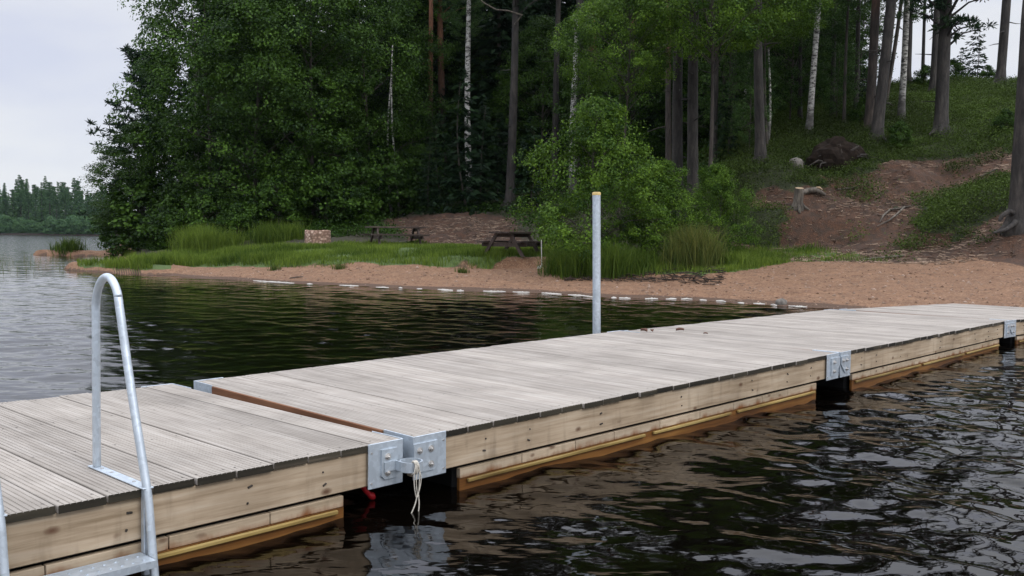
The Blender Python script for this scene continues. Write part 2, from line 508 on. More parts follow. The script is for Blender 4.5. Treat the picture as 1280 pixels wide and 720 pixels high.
# ------------------------------------------------------------------ terrain
_wp = np.array([-100, 108, 130, 142, 160, 176, 232, 320, 430, 555, 680, 760, 860, 910, 980, 1052, 1100, 1200, 1280, 1400, 1600, 2000, 2700], float)
_wy = np.array([58, 58, 57, 56, 44, 33.2, 30.6, 28.2, 26.3, 25, 23.8, 22.4, 21.8, 20.7, 19.9, 19.0, 18.4, 17.5, 16.8, 15.5, 12.6, 9.5, 7.5], float)
def Y0(px): return np.interp(px, _wp, _wy)
_KN = [
 (100, [(-6, -1.2), (0, 0), (3, .15), (8, .25), (16, .3), (40, .4), (80, .4), (260, .4)]),
 (430, [(-6, -1.2), (0, 0), (3.6, .38), (4.2, .58), (7, .92), (12, 1.08), (17, 1.5), (20, 2.1), (25, 3.0), (40, 5.6), (80, 9), (260, 10)]),
 (620, [(-6, -1.2), (0, 0), (4.6, .42), (5.0, .78), (7, .98), (10, 1.05), (14, 1.3), (18, 2.0), (24, 3.1), (40, 6.5), (80, 10), (260, 11)]),
 (790, [(-6, -1.2), (0, 0), (3.3, .33), (4.2, .6), (8, 1.1), (11, 1.7), (14, 2.6), (20, 3.6), (26, 5.0), (40, 8), (80, 11), (260, 11)]),
 (960, [(-6, -1.2), (0, 0), (6.7, .6), (9.5, .95), (11, 1.25), (11.7, 2.3), (12.5, 2.75), (14, 3.9), (20, 6.0), (30, 8.5), (40, 10), (80, 12), (260, 12)]),
 (1150, [(-6, -1.2), (0, .0), (9, .85), (10.5, 1.1), (12, 1.9), (13.5, 2.6), (16, 3.9), (20, 5.7), (26, 8.2), (31, 9.6), (40, 10.3), (80, 8), (260, 5)]),
 (1280, [(-6, -1.2), (0, .0), (6, .65), (8, 1.0), (9.5, 1.9), (12, 2.7), (15, 4.0), (20, 6.1), (26, 8.2), (31, 9.6), (40, 10.3), (80, 8), (260, 5)]),
 (1600, [(-6, -1.2), (0, .0), (6, .65), (8, 1.0), (10, 2.0), (14, 3.2), (20, 5.4), (31, 9.2), (40, 10), (80, 8), (260, 5)]),
]
_kp = np.array([k[0] for k in _KN], float)
def ridge(x, y, a, b, wa, wb, h):
    a, b, p = np.array(a), np.array(b), np.stack([x, y], -1)
    d = b - a
    t = np.clip(((p - a) @ d) / (d @ d), 0, 1)
    q = p - (a + t[..., None] * d)
    dist = np.hypot(q[..., 0], q[..., 1])
    w = wa + (wb - wa) * t
    return -0.9 + (h + 0.9) * (1 - sstep(0, 1, dist / (2.2 * w)))
SPIT = (at(48, 321, 57.6)[:2], at(160, 318, 56.2)[:2])
FING = (at(92, 337, 35.6)[:2], at(215, 329, 33.2)[:2])
def gz(x, y, rough=True):
    x, y = np.asarray(x, float), np.asarray(y, float)
    px = 640 + F * x / np.maximum(y, 3)
    s = y - Y0(px) + fbm(x * 0.35, y * 0.35, 5, 3) * 1.6
    zs = np.stack([np.interp(s, [q[0] for q in k[1]], [q[1] for q in k[1]]) for k in _KN])
    pc = np.clip(px, _kp[0], _kp[-1] - 1e-3)
    i = np.clip(np.searchsorted(_kp, pc, side='right') - 1, 0, len(_kp) - 2)
    w = (pc - _kp[i]) / (_kp[i + 1] - _kp[i])
    w = w * w * (3 - 2 * w)
    z = np.take_along_axis(zs, i[None], 0)[0] * (1 - w) + np.take_along_axis(zs, i[None] + 1, 0)[0] * w
    e = np.clip(y - 60, 0, 120) * 1.6
    z = z + (-1.3 - z) * (1 - sstep(98 + e, 128 + e, px))
    z = np.maximum(z, ridge(x, y, *SPIT, 0.42, 1.5, 0.34))
    z = np.maximum(z, ridge(x, y, *FING, 0.5, 2.2, 0.3))
    z = z + 0.55 * np.exp(-(((px - 1225) / 75) ** 2 + ((s - 12.3) / 1.2) ** 2))
    if rough:
        k = sstep(8, 16, s)
        z = z + fbm(x * 0.9, y * 0.9, 9, 4) * (0.05 + 0.55 * k) + fbm(x * 3.1, y * 3.1, 3, 3) * (0.03 + 0.16 * k) + fbm(x * 8, y * 8, 6, 2) * 0.07 * k
    return z
def g1(x, y): return float(gz(np.array([x]), np.array([y]))[0])
def atg(px, py, y0=14.0, y1=95.0):
    ys = np.arange(y0, y1, 0.1)
    d = ray(px, py)
    pts = np.array([0, 0, CAMZ])[None] + d[None] * (ys / d[1])[:, None]
    h = gz(pts[:, 0], pts[:, 1])
    k = np.argmax(pts[:, 2] < h)
    if not (pts[:, 2] < h).any(): k = len(ys) - 1
    return np.array([pts[k, 0], pts[k, 1], h[k]])
def ong(px, Y):
    x = (px - 640) / F * Y
    return np.array([x, Y, g1(x, Y)])

def cover(x, y):
    """what covers the ground: sand, soil, moss, grass (0..1)"""
    px = 640 + F * x / np.maximum(y, 3)
    s = y - Y0(px) + fbm(x * 0.35, y * 0.35, 5, 3) * 1.6
    jit = fbm(x * 1.3, y * 1.3, 21, 3)
    sw = np.interp(px, [100, 160, 250, 430, 620, 690, 720, 760, 880, 940, 1000, 1100, 1200, 1300, 1500], [3.5, 2.6, 3.4, 3.9, 4.8, 5.6, 5.0, 3.3, 4.0, 6.3, 8.4, 8.8, 8.8, 6.6, 6]) + jit * 1.2
    sand = 1 - sstep(-0.5, 0.5, s - sw)
    ge = np.interp(px, [100, 200, 430, 520, 560, 640, 720, 780, 860, 900, 1000, 1090, 1130], [6, 7, 11, 12.5, 10.5, 9.2, 9.5, 6.5, 7, 9.8, 10.6, 9.7, 8.8]) + jit * 2
    grass = (1 - sstep(-0.6, 0.6, s - ge)) * (1 - sand) * (1 - sstep(1090, 1130, px))
    grass = grass * (px > 100) * (y < 60)
    # dirt: the path behind the tables, the eroded slope on the right
    path = sstep(505, 540, px + (s - 12) * 6) * (1 - sstep(620, 690, px + (s - 12) * 2)) * sstep(9, 10.5, s) * (1 - sstep(19.5, 22.5, s))
    up = np.interp(px, [880, 930, 990, 1060, 1120, 1200, 1280, 1500], [12.2, 12.6, 13.2, 14.8, 16.8, 17.2, 16.6, 16])
    slope = sstep(870, 930, px) * (1 - sstep(-0.7, 0.7, s - up + jit * 2)) * (1 - sstep(0.2, 0.8, np.exp(-(((px - 925) / 45) ** 2 + ((s - 11.6) / 1.0) ** 2)) * 1.2 + jit * 2))  # gap at the left bares darker ground, painting shade on the bank face
    # green tongue on the right bank; leftmost lobe paints the bank face's shade
    tong_shade = np.exp(-(((px - 1235) / 95) ** 2 + ((s - 12.4) / 1.7) ** 2)) * 1.4 + 0.9 * np.exp(-(((px - 1000) / 60) ** 2 + ((s - 13.6) / 0.45) ** 2)) + 0.9 * np.exp(-(((px - 935) / 45) ** 2 + ((s - 11.5) / 1.0) ** 2))
    soil = np.maximum(path, slope * (1 - sstep(0.35, 0.7, tong_shade + jit * 0.5)))
    moss = np.maximum(sstep(850, 900, px) * sstep(9.2, 10.5, s), sstep(640, 700, px) * 0.4)
    wet = 1 - sstep(0.0, 0.11, gz(x, y, False))
    sp = ((px < 170) & (y > 45)) * 1.0
    sand = np.maximum(sand, sp * (gz(x, y, False) < 0.5))
    fg = (px > 96) * (px < 215) * (y < 42) * sstep(0.1, 0.2, gz(x, y, False) + jit * 0.15) * (s < 3)
    sand, grass = sand * (1 - fg), np.maximum(grass, fg)
    return sand, soil, moss, grass, wet
def grid_faces(nr, nc):
    i = np.arange(nr - 1)[:, None] * nc + np.arange(nc - 1)[None]
    return np.stack([i, i + 1, i + nc + 1, i + nc], -1).reshape(-1, 4)
us = np.concatenate([np.arange(-0.58, 0.60, 0.0026), np.linspace(0.61, 1.8, 70)])
ss = np.concatenate([np.arange(-26, -6, 0.22), np.arange(-6, -0.2, 0.5), np.arange(-0.2, 17, 0.085), np.arange(17, 45, 0.35), np.arange(45, 110, 2.5), [130, 160, 200, 250]])
U_, S_ = np.meshgrid(us, ss)
_y0 = Y0(640 + F * U_)
Yg = _y0 + np.where(S_ < -6, -6 + (S_ + 6) * np.clip((_y0 - 12) / 26, 0.05, 1), S_)
Xg = U_ * Yg
Zg = gz(Xg, Yg)
me = fastmesh('ground', np.stack([Xg, Yg, Zg], -1).reshape(-1, 3), grid_faces(len(ss), len(us)), True)
sa, so, mo, gr, we = cover(Xg.ravel(), Yg.ravel())
ca = me.color_attributes.new('cover', 'FLOAT_COLOR', 'POINT')
ca.data.foreach_set('color', np.stack([sa, so, mo, gr], -1).astype(np.float32).ravel())
wa = me.attributes.new('wet', 'FLOAT', 'POINT'); wa.data.foreach_set('value', we.astype(np.float32))
tag(link('ground', me, GROUND), None, None, None, 'structure')

# far shore of the lake
fx = np.linspace(-840, 560, 120); fy = np.array([372, 376, 385, 420, 520, 700.])
fz = np.array([-0.4, 0.4, 1.0, 2.0, 4.0, 5.0])
FX, FY = np.meshgrid(fx, fy)
FZ = np.repeat(fz[:, None], len(fx), 1) + fbm(FX * 0.05, FY * 0.05, 2, 3) * 1.0
me = fastmesh('far_shore', np.stack([FX, FY + fbm(FX * 0.03, FX * 0 + 4, 8, 3) * 6, FZ], -1).reshape(-1, 3), grid_faces(len(fy), len(fx)), True)
tag(link('far_shore', me, PEAT), None, None, None, 'structure')

# ------------------------------------------------------------------ water: one sheet with real waves
uw = np.concatenate([-np.geomspace(14, 0.72, 26), np.linspace(-0.7, 0.7, 640), np.geomspace(0.72, 14, 26)])
yw = [-2.2]
while yw[-1] < 2.6: yw.append(yw[-1] + 0.2)
while yw[-1] < 34: yw.append(yw[-1] + 0.018 + 0.0026 * yw[-1])
while yw[-1] < 780: yw.append(yw[-1] * 1.022)
yw = np.array(yw)
UW, YW = np.meshgrid(uw, yw)
XW = np.clip(UW * (YW + 3), -860, 860)
sp_y = np.gradient(yw)[:, None] * np.ones_like(UW)
sp_x = np.gradient(uw)[None] * (YW + 3)
spc = np.maximum(np.abs(sp_y), np.abs(sp_x))
ZW = np.zeros_like(XW)
for i in range(110):
    lam = math.exp(R.uniform(math.log(0.12), math.log(1.4)))
    th = R.gauss(math.radians(62), 0.75)
    sl = 0.0105 if lam < 0.26 else (0.0098 if lam < 0.7 else 0.0065)
    a = sl * lam / (2 * math.pi) * 1.35
    k = 2 * math.pi / lam
    ph = R.uniform(0, 6.28)
    wgt = np.clip((lam / spc - 2.6) / 2.5, 0, 1)
    arg = k * (XW * math.cos(th) + YW * math.sin(th)) + ph + 0.8 * np.sin(0.55 * XW + i) + 0.8 * np.sin(0.5 * YW + 2 * i)
    ZW += a * wgt * np.sin(arg)
gust = 0.5 + 1.15 * sstep(0.25, 0.85, 0.65 * vnoise(XW * 0.3, YW * 0.22, 4) + 0.35 * vnoise(XW * 0.9, YW * 0.7, 6))
gust *= np.interp(YW, [9, 16, 40], [1, 0.7, 0.42])
ZW *= gust
me = fastmesh('water', np.stack([XW, YW, ZW], -1).reshape(-1, 3), grid_faces(len(yw), len(uw)), True)
xf, yf = XW.ravel(), YW.ravel()
bed = np.where((yf > 5) & (yf < 120), gz(xf, np.maximum(yf, 5), False), -3)
shw = np.clip(sstep(-0.22, 0.0, bed), 0, 1)
a = me.attributes.new('shallow', 'FLOAT', 'POINT'); a.data.foreach_set('value', shw.astype(np.float32))
a = me.attributes.new('lake', 'FLOAT', 'POINT'); a.data.foreach_set('value', sstep(34, 110, yf).astype(np.float32))
a = me.attributes.new('far', 'FLOAT', 'POINT'); a.data.foreach_set('value', sstep(10, 45, yf).astype(np.float32))
tag(link('water', me, WATER), None, None, None, 'structure')
#PART2
# ------------------------------------------------------------------ floating dock
DZ, DW = 0.36, 2.535
def plank_profile(w, t, g=8):
    """cross-section (x, z) of a grooved decking board"""
    p = [(0.003, -t), (0.0, -t + 0.003)]
    pitch = w / g
    for i in range(g):
        x0, x1 = i * pitch + 0.0022, (i + 1) * pitch - 0.0022
        p += [(x0 - 0.0008 if i else 0.0, -0.0032), (x0, -0.001), (x0 + 0.001, 0), (x1 - 0.001, 0), (x1, -0.001), (x1 + 0.0008 if i < g - 1 else w, -0.0032)]
    p += [(w, -t + 0.003), (w - 0.003, -t)]
    return p
def decking(L, parent, seed):
    r = random.Random(seed)
    mb = MB()
    n = int(round(L / 0.199))
    pit = L / n
    prof = plank_profile(pit - 0.009, 0.034)
    for i in range(n):
        x0 = i * pit + 0.0045
        dz = r.uniform(-0.002, 0.002)
        ya, yb = -0.014 + (r.uniform(-0.012, 0.006) if 0.27 < x0 < L - 0.47 else 0.004), DW + 0.012 + r.uniform(-0.008, 0.006)
        k = len(prof)
        tt = min(1, max(0, r.gauss(0.55, 0.28)))
        v = [(x0 + q[0], ya, q[1] + dz) for q in prof] + [(x0 + q[0], yb, q[1] + dz + r.uniform(-.001, .001)) for q in prof]
        mb.add(v, [(j, k + j, k + (j + 1) % k, (j + 1) % k) for j in range(k)], 0, tt)
        mb.add(v[:k], [list(range(k))], 1, r.random())
        mb.add(v[k:], [list(range(k))[::-1]], 1, r.random())
        for yy in (0.045, 0.875, 1.67, DW - 0.045):
            for q in (0.028, 0.162):
                cx_, cy_ = x0 + q * (pit / 0.199) + r.uniform(-.004, .004), yy + r.uniform(-.006, .006)
                mb.add([(cx_ + .0062 * math.cos(a * 1.0472), cy_ + .0062 * math.sin(a * 1.0472), dz + 0.0009) for a in range(6)], [list(range(6))], 2, .5)
    return mb.build('decking', [DECK, ENDG, SCREW], parent)
def bolt(parent, x, y, z, r=0.013):
    mb = MB()
    hexa = [(x + r * math.cos(a), z + r * math.sin(a)) for a in [k * math.pi / 3 for k in range(6)]]
    mb.prism([(x + 1.5 * r * math.cos(k * .5236), z + 1.5 * r * math.sin(k * .5236)) for k in range(12)], 1, y, y - 0.003)
    mb.prism(hexa, 1, y - 0.003, y - 0.013)
    mb.tube([(x, y - 0.013, z), (x, y - 0.022, z)], r * 0.5, 8)
    return mb.build('bolt', BOLT, parent)
def hinge(parent, L, end, style='plain', back=False, w=0.235):
    """angle plate on a corner; end 0 = start, 1 = far end of the section"""
    mb = MB()
    xe = L + 0.006 if end else -0.006
    xi = xe - w if end else xe + w
    xa, xb = min(xe, xi), max(xe, xi)
    yf = -0.022
    if back:
        mb.box(xa, xb, DW + 0.014, DW + 0.022, -0.23, 0.004, 0.002)
        ex = (xe - 0.006, xe) if end else (xe, xe + 0.006)
        mb.box(ex[0], ex[1], DW - 0.26, DW + 0.0135, -0.2, 0.005, 0.0015)
        return mb.build('hinge_plate', GALV, parent)
    mb.box(xa, xb, yf, yf + 0.008, -0.235, 0.004, 0.002)
    ex = (xe - 0.006, xe) if end else (xe, xe + 0.006)
    mb.box(ex[0], ex[1], yf + 0.0085, 0.24, -0.2, 0.0055, 0.0015)
    s = -1 if end else 1
    o = mb.build('hinge_plate', GALV, parent)
    # raised inner plate
    ip = MB()
    e0 = xe - s * 0.004 if style != 'ring' else xe + s * 0.045
    p = xe + s * (0.165 if style != 'ring' else 0.155)
    z0, z1 = -0.195, -0.035
    if style == 'notch':
        poly = [(e0, z1), (p, z1), (p, z0), (xe + s * 0.085, z0), (e0, z0 + 0.085)]
    else:
        q = 0.022
        poly = [(e0, z1), (p - s * q * 0, z1), (p, z0 + q), (p - s * q, z0), (e0, z0)]
    ip.prism(poly, 1, yf, yf - 0.011)
    ip.build('inner_plate', GALV, o)
    for bx, bz in ((xe + s * 0.115, -0.075), (xe + s * 0.115, -0.160)) + (((xe + s * 0.035, -0.075),) if not end and style != 'ring' else ()):
        bolt(o, bx, yf - 0.011, bz)
    for bx, bz in ((xi - s * 0.02, -0.045), (xi - s * 0.02, -0.205)):
        b_ = MB(); b_.tube([(bx, yf, bz), (bx, yf - 0.004, bz)], 0.006, 8); b_.build('screw', BOLT, o)
    if style == 'ring':
        rg = MB()
        cx, cy, zc = xe + s * 0.010, yf - 0.078, -0.128
        n = 28
        for (r0, r1) in ((0.056, 0.062),):
            v = []
            for j in range(n):
                a = 2 * math.pi * j / n
                for rr, zz in ((r0, -.027), (r1, -.027), (r1, .027), (r0, .027)):
                    v.append((cx + rr * math.cos(a), cy + rr * math.sin(a), zc + zz))
            f = []
            for j in range(n):
                k = (j + 1) % n
                for q in range(4):
                    f.append((j * 4 + q, k * 4 + q, k * 4 + (q + 1) % 4, j * 4 + (q + 1) % 4))
            rg.add(v, f, 0, .5, False)
        # the bent arm that carries it
        rg.box(min(xe + s * 0.14, xe + s * 0.055), max(xe + s * 0.14, xe + s * 0.055), yf - 0.019, yf - 0.0115, zc - 0.026, zc + 0.026)
        rg.prism([(xe + s * 0.058, yf - 0.0195), (xe + s * 0.068, yf - 0.0195), (cx + s * 0.064, cy + 0.004), (cx + s * 0.058, cy - 0.004)], 2, zc - 0.0262, zc + 0.0262)
        rg.build('pole_ring', GALV, o)
    return o
def dock_section(label, x, y, dz, yaw, L, tilt=0.0, roll=0.0, seed=1, h0=None, h1=None, low=True):
    r = random.Random(seed * 5)
    t_ = thing('dock_section', label, 'dock', (x, y, DZ + dz), (roll, -tilt, yaw), 'floating dock sections')
    decking(L, t_, seed)
    for back in (0, 1):
        mb = MB()
        y0, y1 = (0.0, 0.045) if not back else (DW - 0.045, DW)
        mb.box(0.0, L, y0, y1, -0.222, -0.037, 0.004)
        mb.build('side_board', FASC, t_)
    mb = MB(); mb.box(-0.014, 0.0035, 0.26, DW - 0.275, -0.2, -0.0025, 0.002); mb.build('end_board', ENDB, t_)
    for x0 in (0.012, L - 0.055):
        mb = MB(); mb.box(x0, x0 + 0.043, 0.048, DW - 0.048, -0.20, -0.037, 0.003); mb.build('end_board', ENDB, t_)
    if low:
        for back in (0, 1):
            ya, yb = (0.008, 0.041) if not back else (DW - 0.041, DW - 0.008)
            cuts = sorted([0.36, 0.36 + (L - 0.72) * r.uniform(0.36, 0.42), 0.36 + (L - 0.72) * r.uniform(0.62, 0.7), L - 0.36])
            c2 = [0.36 + (L - 0.72) * k / 9 + (r.uniform(-.06, .06) if 0 < k < 9 else 0) for k in range(10)]
            mb = MB()
            for a, b_ in zip(c2[:-1], c2[1:]):
                mb.box(a, b_ - 0.005, ya, yb, -0.300, -0.243, 0.003, 0, r.random())
            mb.build('skirt_board', SKIRT, t_)
            mb = MB()
            q = 0.020 if not back else -0.020
            for a, b_ in zip(cuts[:-1], cuts[1:]):
                mb.box(a + 0.05, b_ - 0.05, min(ya, ya - q) if not back else yb + 0.001, ya - 0.001 if not back else yb - q, -0.327, -0.3065, 0.004, 0, r.random())
            mb.build('rub_rail', RAIL, t_)
            mb = MB()
            mb.box(0.36, L - 0.36, ya + 0.004, yb - 0.004, -0.47, -0.3015, 0.003)
            mb.build('float_board', STAIN, t_)
        nfl = 3
        fl = (L - 0.76) / nfl
        for k in range(nfl):
            mb = MB(); mb.box(0.38 + k * fl, 0.38 + (k + 1) * fl - 0.03, 0.075, DW - 0.075, -0.60, -0.212, 0.03)
            mb.build('float', BLACK, t_)
        for xx in (0.9, L / 2, L - 0.95):
            mb = MB(); mb.box(xx, xx + 0.05, 0.05, DW - 0.05, -0.205, -0.0365); mb.build('joist', FASC, t_)
    for xx in (0.55, 0.925, 1.6, L / 2 + .025, L - 1.5, L - 0.925, L - 0.5):
        for zz in (-0.095, -0.165):
            b_ = MB(); b_.tube([(xx + r.uniform(-.03, .03), 0.0, zz + r.uniform(-.01, .01))] + [(xx, -0.003, zz)], 0.0052, 8)
            b_.build('screw', DARKB, t_)
    if h0: hinge(t_, L, 0, h0); hinge(t_, L, 0, h0, True)
    if h1: hinge(t_, L, 1, h1); hinge(t_, L, 1, h1, True)
    return t_
YAW1 = 0.825
L1 = 5.17
_fr = np.array([-0.600, 4.926])
_o1 = _fr - L1 * np.array([math.cos(YAW1), math.sin(YAW1)])
S1 = dock_section('weathered grooved plank dock section in front, carrying the steel swim ladder', _o1[0], _o1[1], 0.045, YAW1, L1, -0.0087, 0, 3, 'plain', 'ring')
S2 = dock_section('long weathered dock section between the ringed hinge and the tall steel pole', -0.538, 4.953, 0.003, 0.7853, 5.04, 0.0085, 0.0012, 4, 'plain', 'notch')
S3 = dock_section('pale weathered dock section beyond the steel pole, ahead of the last one at the beach', 3.06, 8.55, 0.045, 0.831, 5.71, -0.0085, -0.001, 5, 'notch', 'notch')
S4 = dock_section('shortest dock section, sloping down to rest on the sandy beach', 6.93, 12.80, -0.006, 0.709, 4.07, -0.0173, -0.0059, 6, 'notch', None)

# local frames of section 1 and 2 at deck level
def loc1(a, o, z):
    """a along the edge back from section 1's far corner, o outward from the edge, z above the deck"""
    u = np.array([math.cos(YAW1), math.sin(YAW1)]); w = np.array([math.sin(YAW1), -math.cos(YAW1)])
    p = _fr - a * u + o * w
    return (p[0], p[1], DZ + z + 0.0087 * a)

# swim ladder, built in its own frame: x along the dock edge, y outward, z above the deck
LW = 0.575
lad_o = loc1(1.43 + LW, 0, 0)
LAD = thing('swim_ladder', 'galvanised steel swim ladder with a hooped handrail bolted to the near dock section', 'ladder', lad_o, (0, 0.0087, YAW1))
# local y is inward (v); outward = -y
for xx in (0.0, LW):
    mb = MB()
    pts = [(xx, 0.455, 0.012), (xx, 0.455, 0.40), (xx, 0.453, 0.68)]
    c_y, c_z, rr = 0.332, 0.735, 0.122
    for k in range(13):
        a = math.pi - k * (math.pi * 0.93) / 12
        pts.append((xx, c_y + -rr * math.cos(a), c_z + rr * 1.25 * math.sin(a)))
    pts += [(xx, 0.105, 0.42), (xx, 0.0, 0.12), (xx, -0.05, -0.03), (xx, -0.08, -0.2), (xx, -0.13, -0.5), (xx, -0.21, -1.0)]
    # smooth
    P = [np.array(p) for p in pts]
    Q = []
    for i in range(len(P) - 1):
        p0, p1, p2, p3 = P[max(i - 1, 0)], P[i], P[i + 1], P[min(i + 2, len(P) - 1)]
        for k in range(4):
            s_ = k / 4
            Q.append(0.5 * ((2 * p1) + (-p0 + p2) * s_ + (2 * p0 - 5 * p1 + 4 * p2 - p3) * s_ ** 2 + (-p0 + 3 * p1 - 3 * p2 + p3) * s_ ** 3))
    Q.append(P[-1])
    mb.tube(Q, 0.018, 16)
    mb.build('handrail', GALV, LAD)
    mb = MB(); mb.box(xx - 0.024, xx + 0.024, -0.055, 0.50, 0.0035, 0.0105, 0.002)
    fp = mb.build('foot_plate', GALV, LAD)
    for yy in (0.40, 0.30, 0.08):
        b_ = MB(); b_.tube([(xx, yy, 0.0105), (xx, yy, 0.0135)], 0.008, 8); b_.build('screw', BOLT, fp)
    mb = MB(); s_ = 0.016
    mb.box(xx - s_, xx + s_, -0.046, -0.016, -1.0, 0.003, 0.003)
    mb.build('hanger', GALV, LAD)
for k, zz in enumerate((-0.27, -0.53, -0.79)):
    oy = -0.052 - 0.13 * (k)
    y0 = -0.078 - 0.05 * k
    mb = MB()
    th = 0.022
    mb.box(0.0195, LW - 0.0195, y0 - 0.085, y0 + 0.05, zz - 0.003, zz, 0.001)
    mb.box(0.0195, LW - 0.0195, y0 - 0.088, y0 - 0.0855, zz - 0.03, zz + 0.001)
    mb.box(0.0195, LW - 0.0195, y0 + 0.0505, y0 + 0.053, zz - 0.03, zz + 0.001)
    for i in range(11):
        for j in range(2):
            cx, cy = 0.055 + i * (LW - 0.11) / 10, y0 - 0.05 + j * 0.06
            mb.tube([(cx, cy, zz), (cx, cy, zz + 0.003)], 0.0055, 7)
    mb.build('tread', GALV, LAD)

# rope knotted round the pole ring
def local2world(o, p):
    o_m = mathutils.Matrix.LocRotScale(o.location, o.rotation_euler, None)
    return np.array(o_m @ V3(p))
ring = (L1 + 0.006 - 0.010, -0.022 - 0.078, -0.128)
rb = MB()
cx, cy, cz = ring[0] - 0.018, ring[1] - 0.057, ring[2]
def sag(pts, r=0.0029):
    P = [np.array(p) for p in pts]; Q = []
    for i in range(len(P) - 1):
        p0, p1, p2, p3 = P[max(i - 1, 0)], P[i], P[i + 1], P[min(i + 2, len(P) - 1)]
        for k in range(5):
            s_ = k / 5
            Q.append(0.5 * ((2 * p1) + (-p0 + p2) * s_ + (2 * p0 - 5 * p1 + 4 * p2 - p3) * s_ ** 2 + (-p0 + 3 * p1 - 3 * p2 + p3) * s_ ** 3))
    Q.append(P[-1]); rb.tube(Q, r, 7)
for k in range(3):
    dx = k * 0.009 - 0.012
    sag([(cx + dx, cy + 0.013, cz - 0.034), (cx + dx, cy - 0.012, cz - 0.02), (cx + dx, cy - 0.013, cz + 0.02), (cx + dx, cy + 0.004, cz + 0.036), (cx + dx, cy + 0.014, cz + 0.02), (cx + dx, cy + 0.016, cz - 0.02), (cx + dx, cy + 0.013, cz - 0.034)], 0.005)
sag([(cx - 0.012, cy - 0.016, cz + 0.03), (cx - 0.028, cy - 0.02, cz - 0.05), (cx - 0.012, cy - 0.02, cz - 0.15), (cx + 0.006, cy - 0.02, cz - 0.125), (cx + 0.012, cy - 0.018, cz - 0.03), (cx + 0.01, cy - 0.015, cz + 0.02)])
sag([(cx + 0.0, cy - 0.019, cz + 0.02), (cx + 0.022, cy - 0.02, cz - 0.06), (cx + 0.0, cy - 0.02, cz - 0.135), (cx - 0.012, cy - 0.02, cz - 0.07), (cx - 0.004, cy - 0.02, cz - 0.01)])
sag([(cx - 0.002, cy - 0.02, cz - 0.13), (cx - 0.02, cy - 0.02, cz - 0.19), (cx - 0.055, cy - 0.015, cz - 0.25), (cx - 0.075, cy + 0.01, cz - 0.265)], 0.0036)
sag([(cx + 0.002, cy - 0.02, cz - 0.13), (cx + 0.008, cy - 0.022, cz - 0.2), (cx - 0.004, cy - 0.02, cz - 0.28)], 0.0036)
rp = rb.build('rope', ROPE)
rp.location = S1.location; rp.rotation_euler = S1.rotation_euler
tag(rp, 'thin white rope knotted to the steel pole ring, ends dangling over the water', 'rope')

# red float in the dark gap
fb = MB()
fx_, fy_, fz_ = L1 - 0.10, 0.16, -0.30
fb.tube([(fx_ - .09, fy_, fz_ + .075), (fx_ - .05, fy_, fz_ + .06), (fx_ - .03, fy_, fz_ + .05)], [0.018, 0.03, 0.02], 10)
fb.tube([(fx_ - .03, fy_, fz_ + .05), (fx_ - 0.01, fy_, fz_ + .01), (fx_ + 0.02, fy_, fz_ - .02)], [0.02, 0.013, 0.014], 8)
fb.tube([(fx_ + 0.02, fy_, fz_ - .02), (fx_ + 0.04, fy_, fz_ - .035), (fx_ + 0.055, fy_, fz_ - .05)], [0.014, 0.022, 0.012], 8)
fo = fb.build('red_float', RED)
fo.location = S1.location; fo.rotation_euler = S1.rotation_euler
tag(fo, 'small red plastic float hanging in the dark gap under the dock', 'float')

# tall pole
pb = atz(748.5, 418, DZ)
pb = pb + 0.0
pt = thing('mooring_pole', 'tall galvanised steel pole with yellow cap rising behind the dock', 'pole', (pb[0] + 0.0, pb[1] + 0.05, -0.9), (0.0, math.radians(-0.9), 0))
mb = MB(); mb.tube([(0, 0, 0), (0, 0, 2.83)], 0.0455, 20); mb.build('pole', GALV, pt)
mb = MB(); mb.tube([(0, 0, 2.831), (0, 0, 2.86), (0, 0, 2.866)], [0.048, 0.048, 0.035], 20); mb.build('cap', YELLOW, pt)

# dry curled leaves on the deck behind the pole
def dry(px, py, label, s, grp=None):
    p = atz(px, py, DZ + 0.055)
    bm_ = MB()
    rr = random.Random(int(px))
    n, v, f = 7, [], []
    for i in range(n):
        tt = i / (n - 1)
        wd = math.sin(math.pi * (0.08 + 0.84 * tt)) * 0.45
        curl = 0.5 * math.sin(tt * 3.0) + rr.uniform(-.05, .05)
        for q in (-1, -0.3, 0.4, 1):
            v.append(((tt - .5) * s, q * wd * s * 0.6, s * 0.30 * (q * q * 0.8 + curl * 0.5)))
    for i in range(n - 1):
        for j in range(3):
            f.append((i * 4 + j, i * 4 + j + 1, i * 4 + 5 + j, i * 4 + 4 + j))
    bm_.add(v, f, 0, .5, True)
    o = bm_.build('dry_leaf', DRYLEAF)
    o.location = p; o.rotation_euler = (0, 0, rr.uniform(0, 6))
    sm = o.modifiers.new('thick', 'SOLIDIFY'); sm.thickness = 0.006
    tag(o, label, 'leaf', grp)
dry(805, 414.5, 'large curled brown leaf on the deck, first from the steel pole', 0.11, 'dry leaves on the dock')
dry(815, 414.5, 'curled reddish leaf on the deck, beside the one nearest the pole', 0.08, 'dry leaves on the dock')
dry(850, 413.5, 'single curled brown leaf on the deck further from the steel pole', 0.1, 'dry leaves on the dock')
dry(882, 417.5, 'tiny flat brown leaf on the deck, farthest from the pole', 0.05, 'dry leaves on the dock')
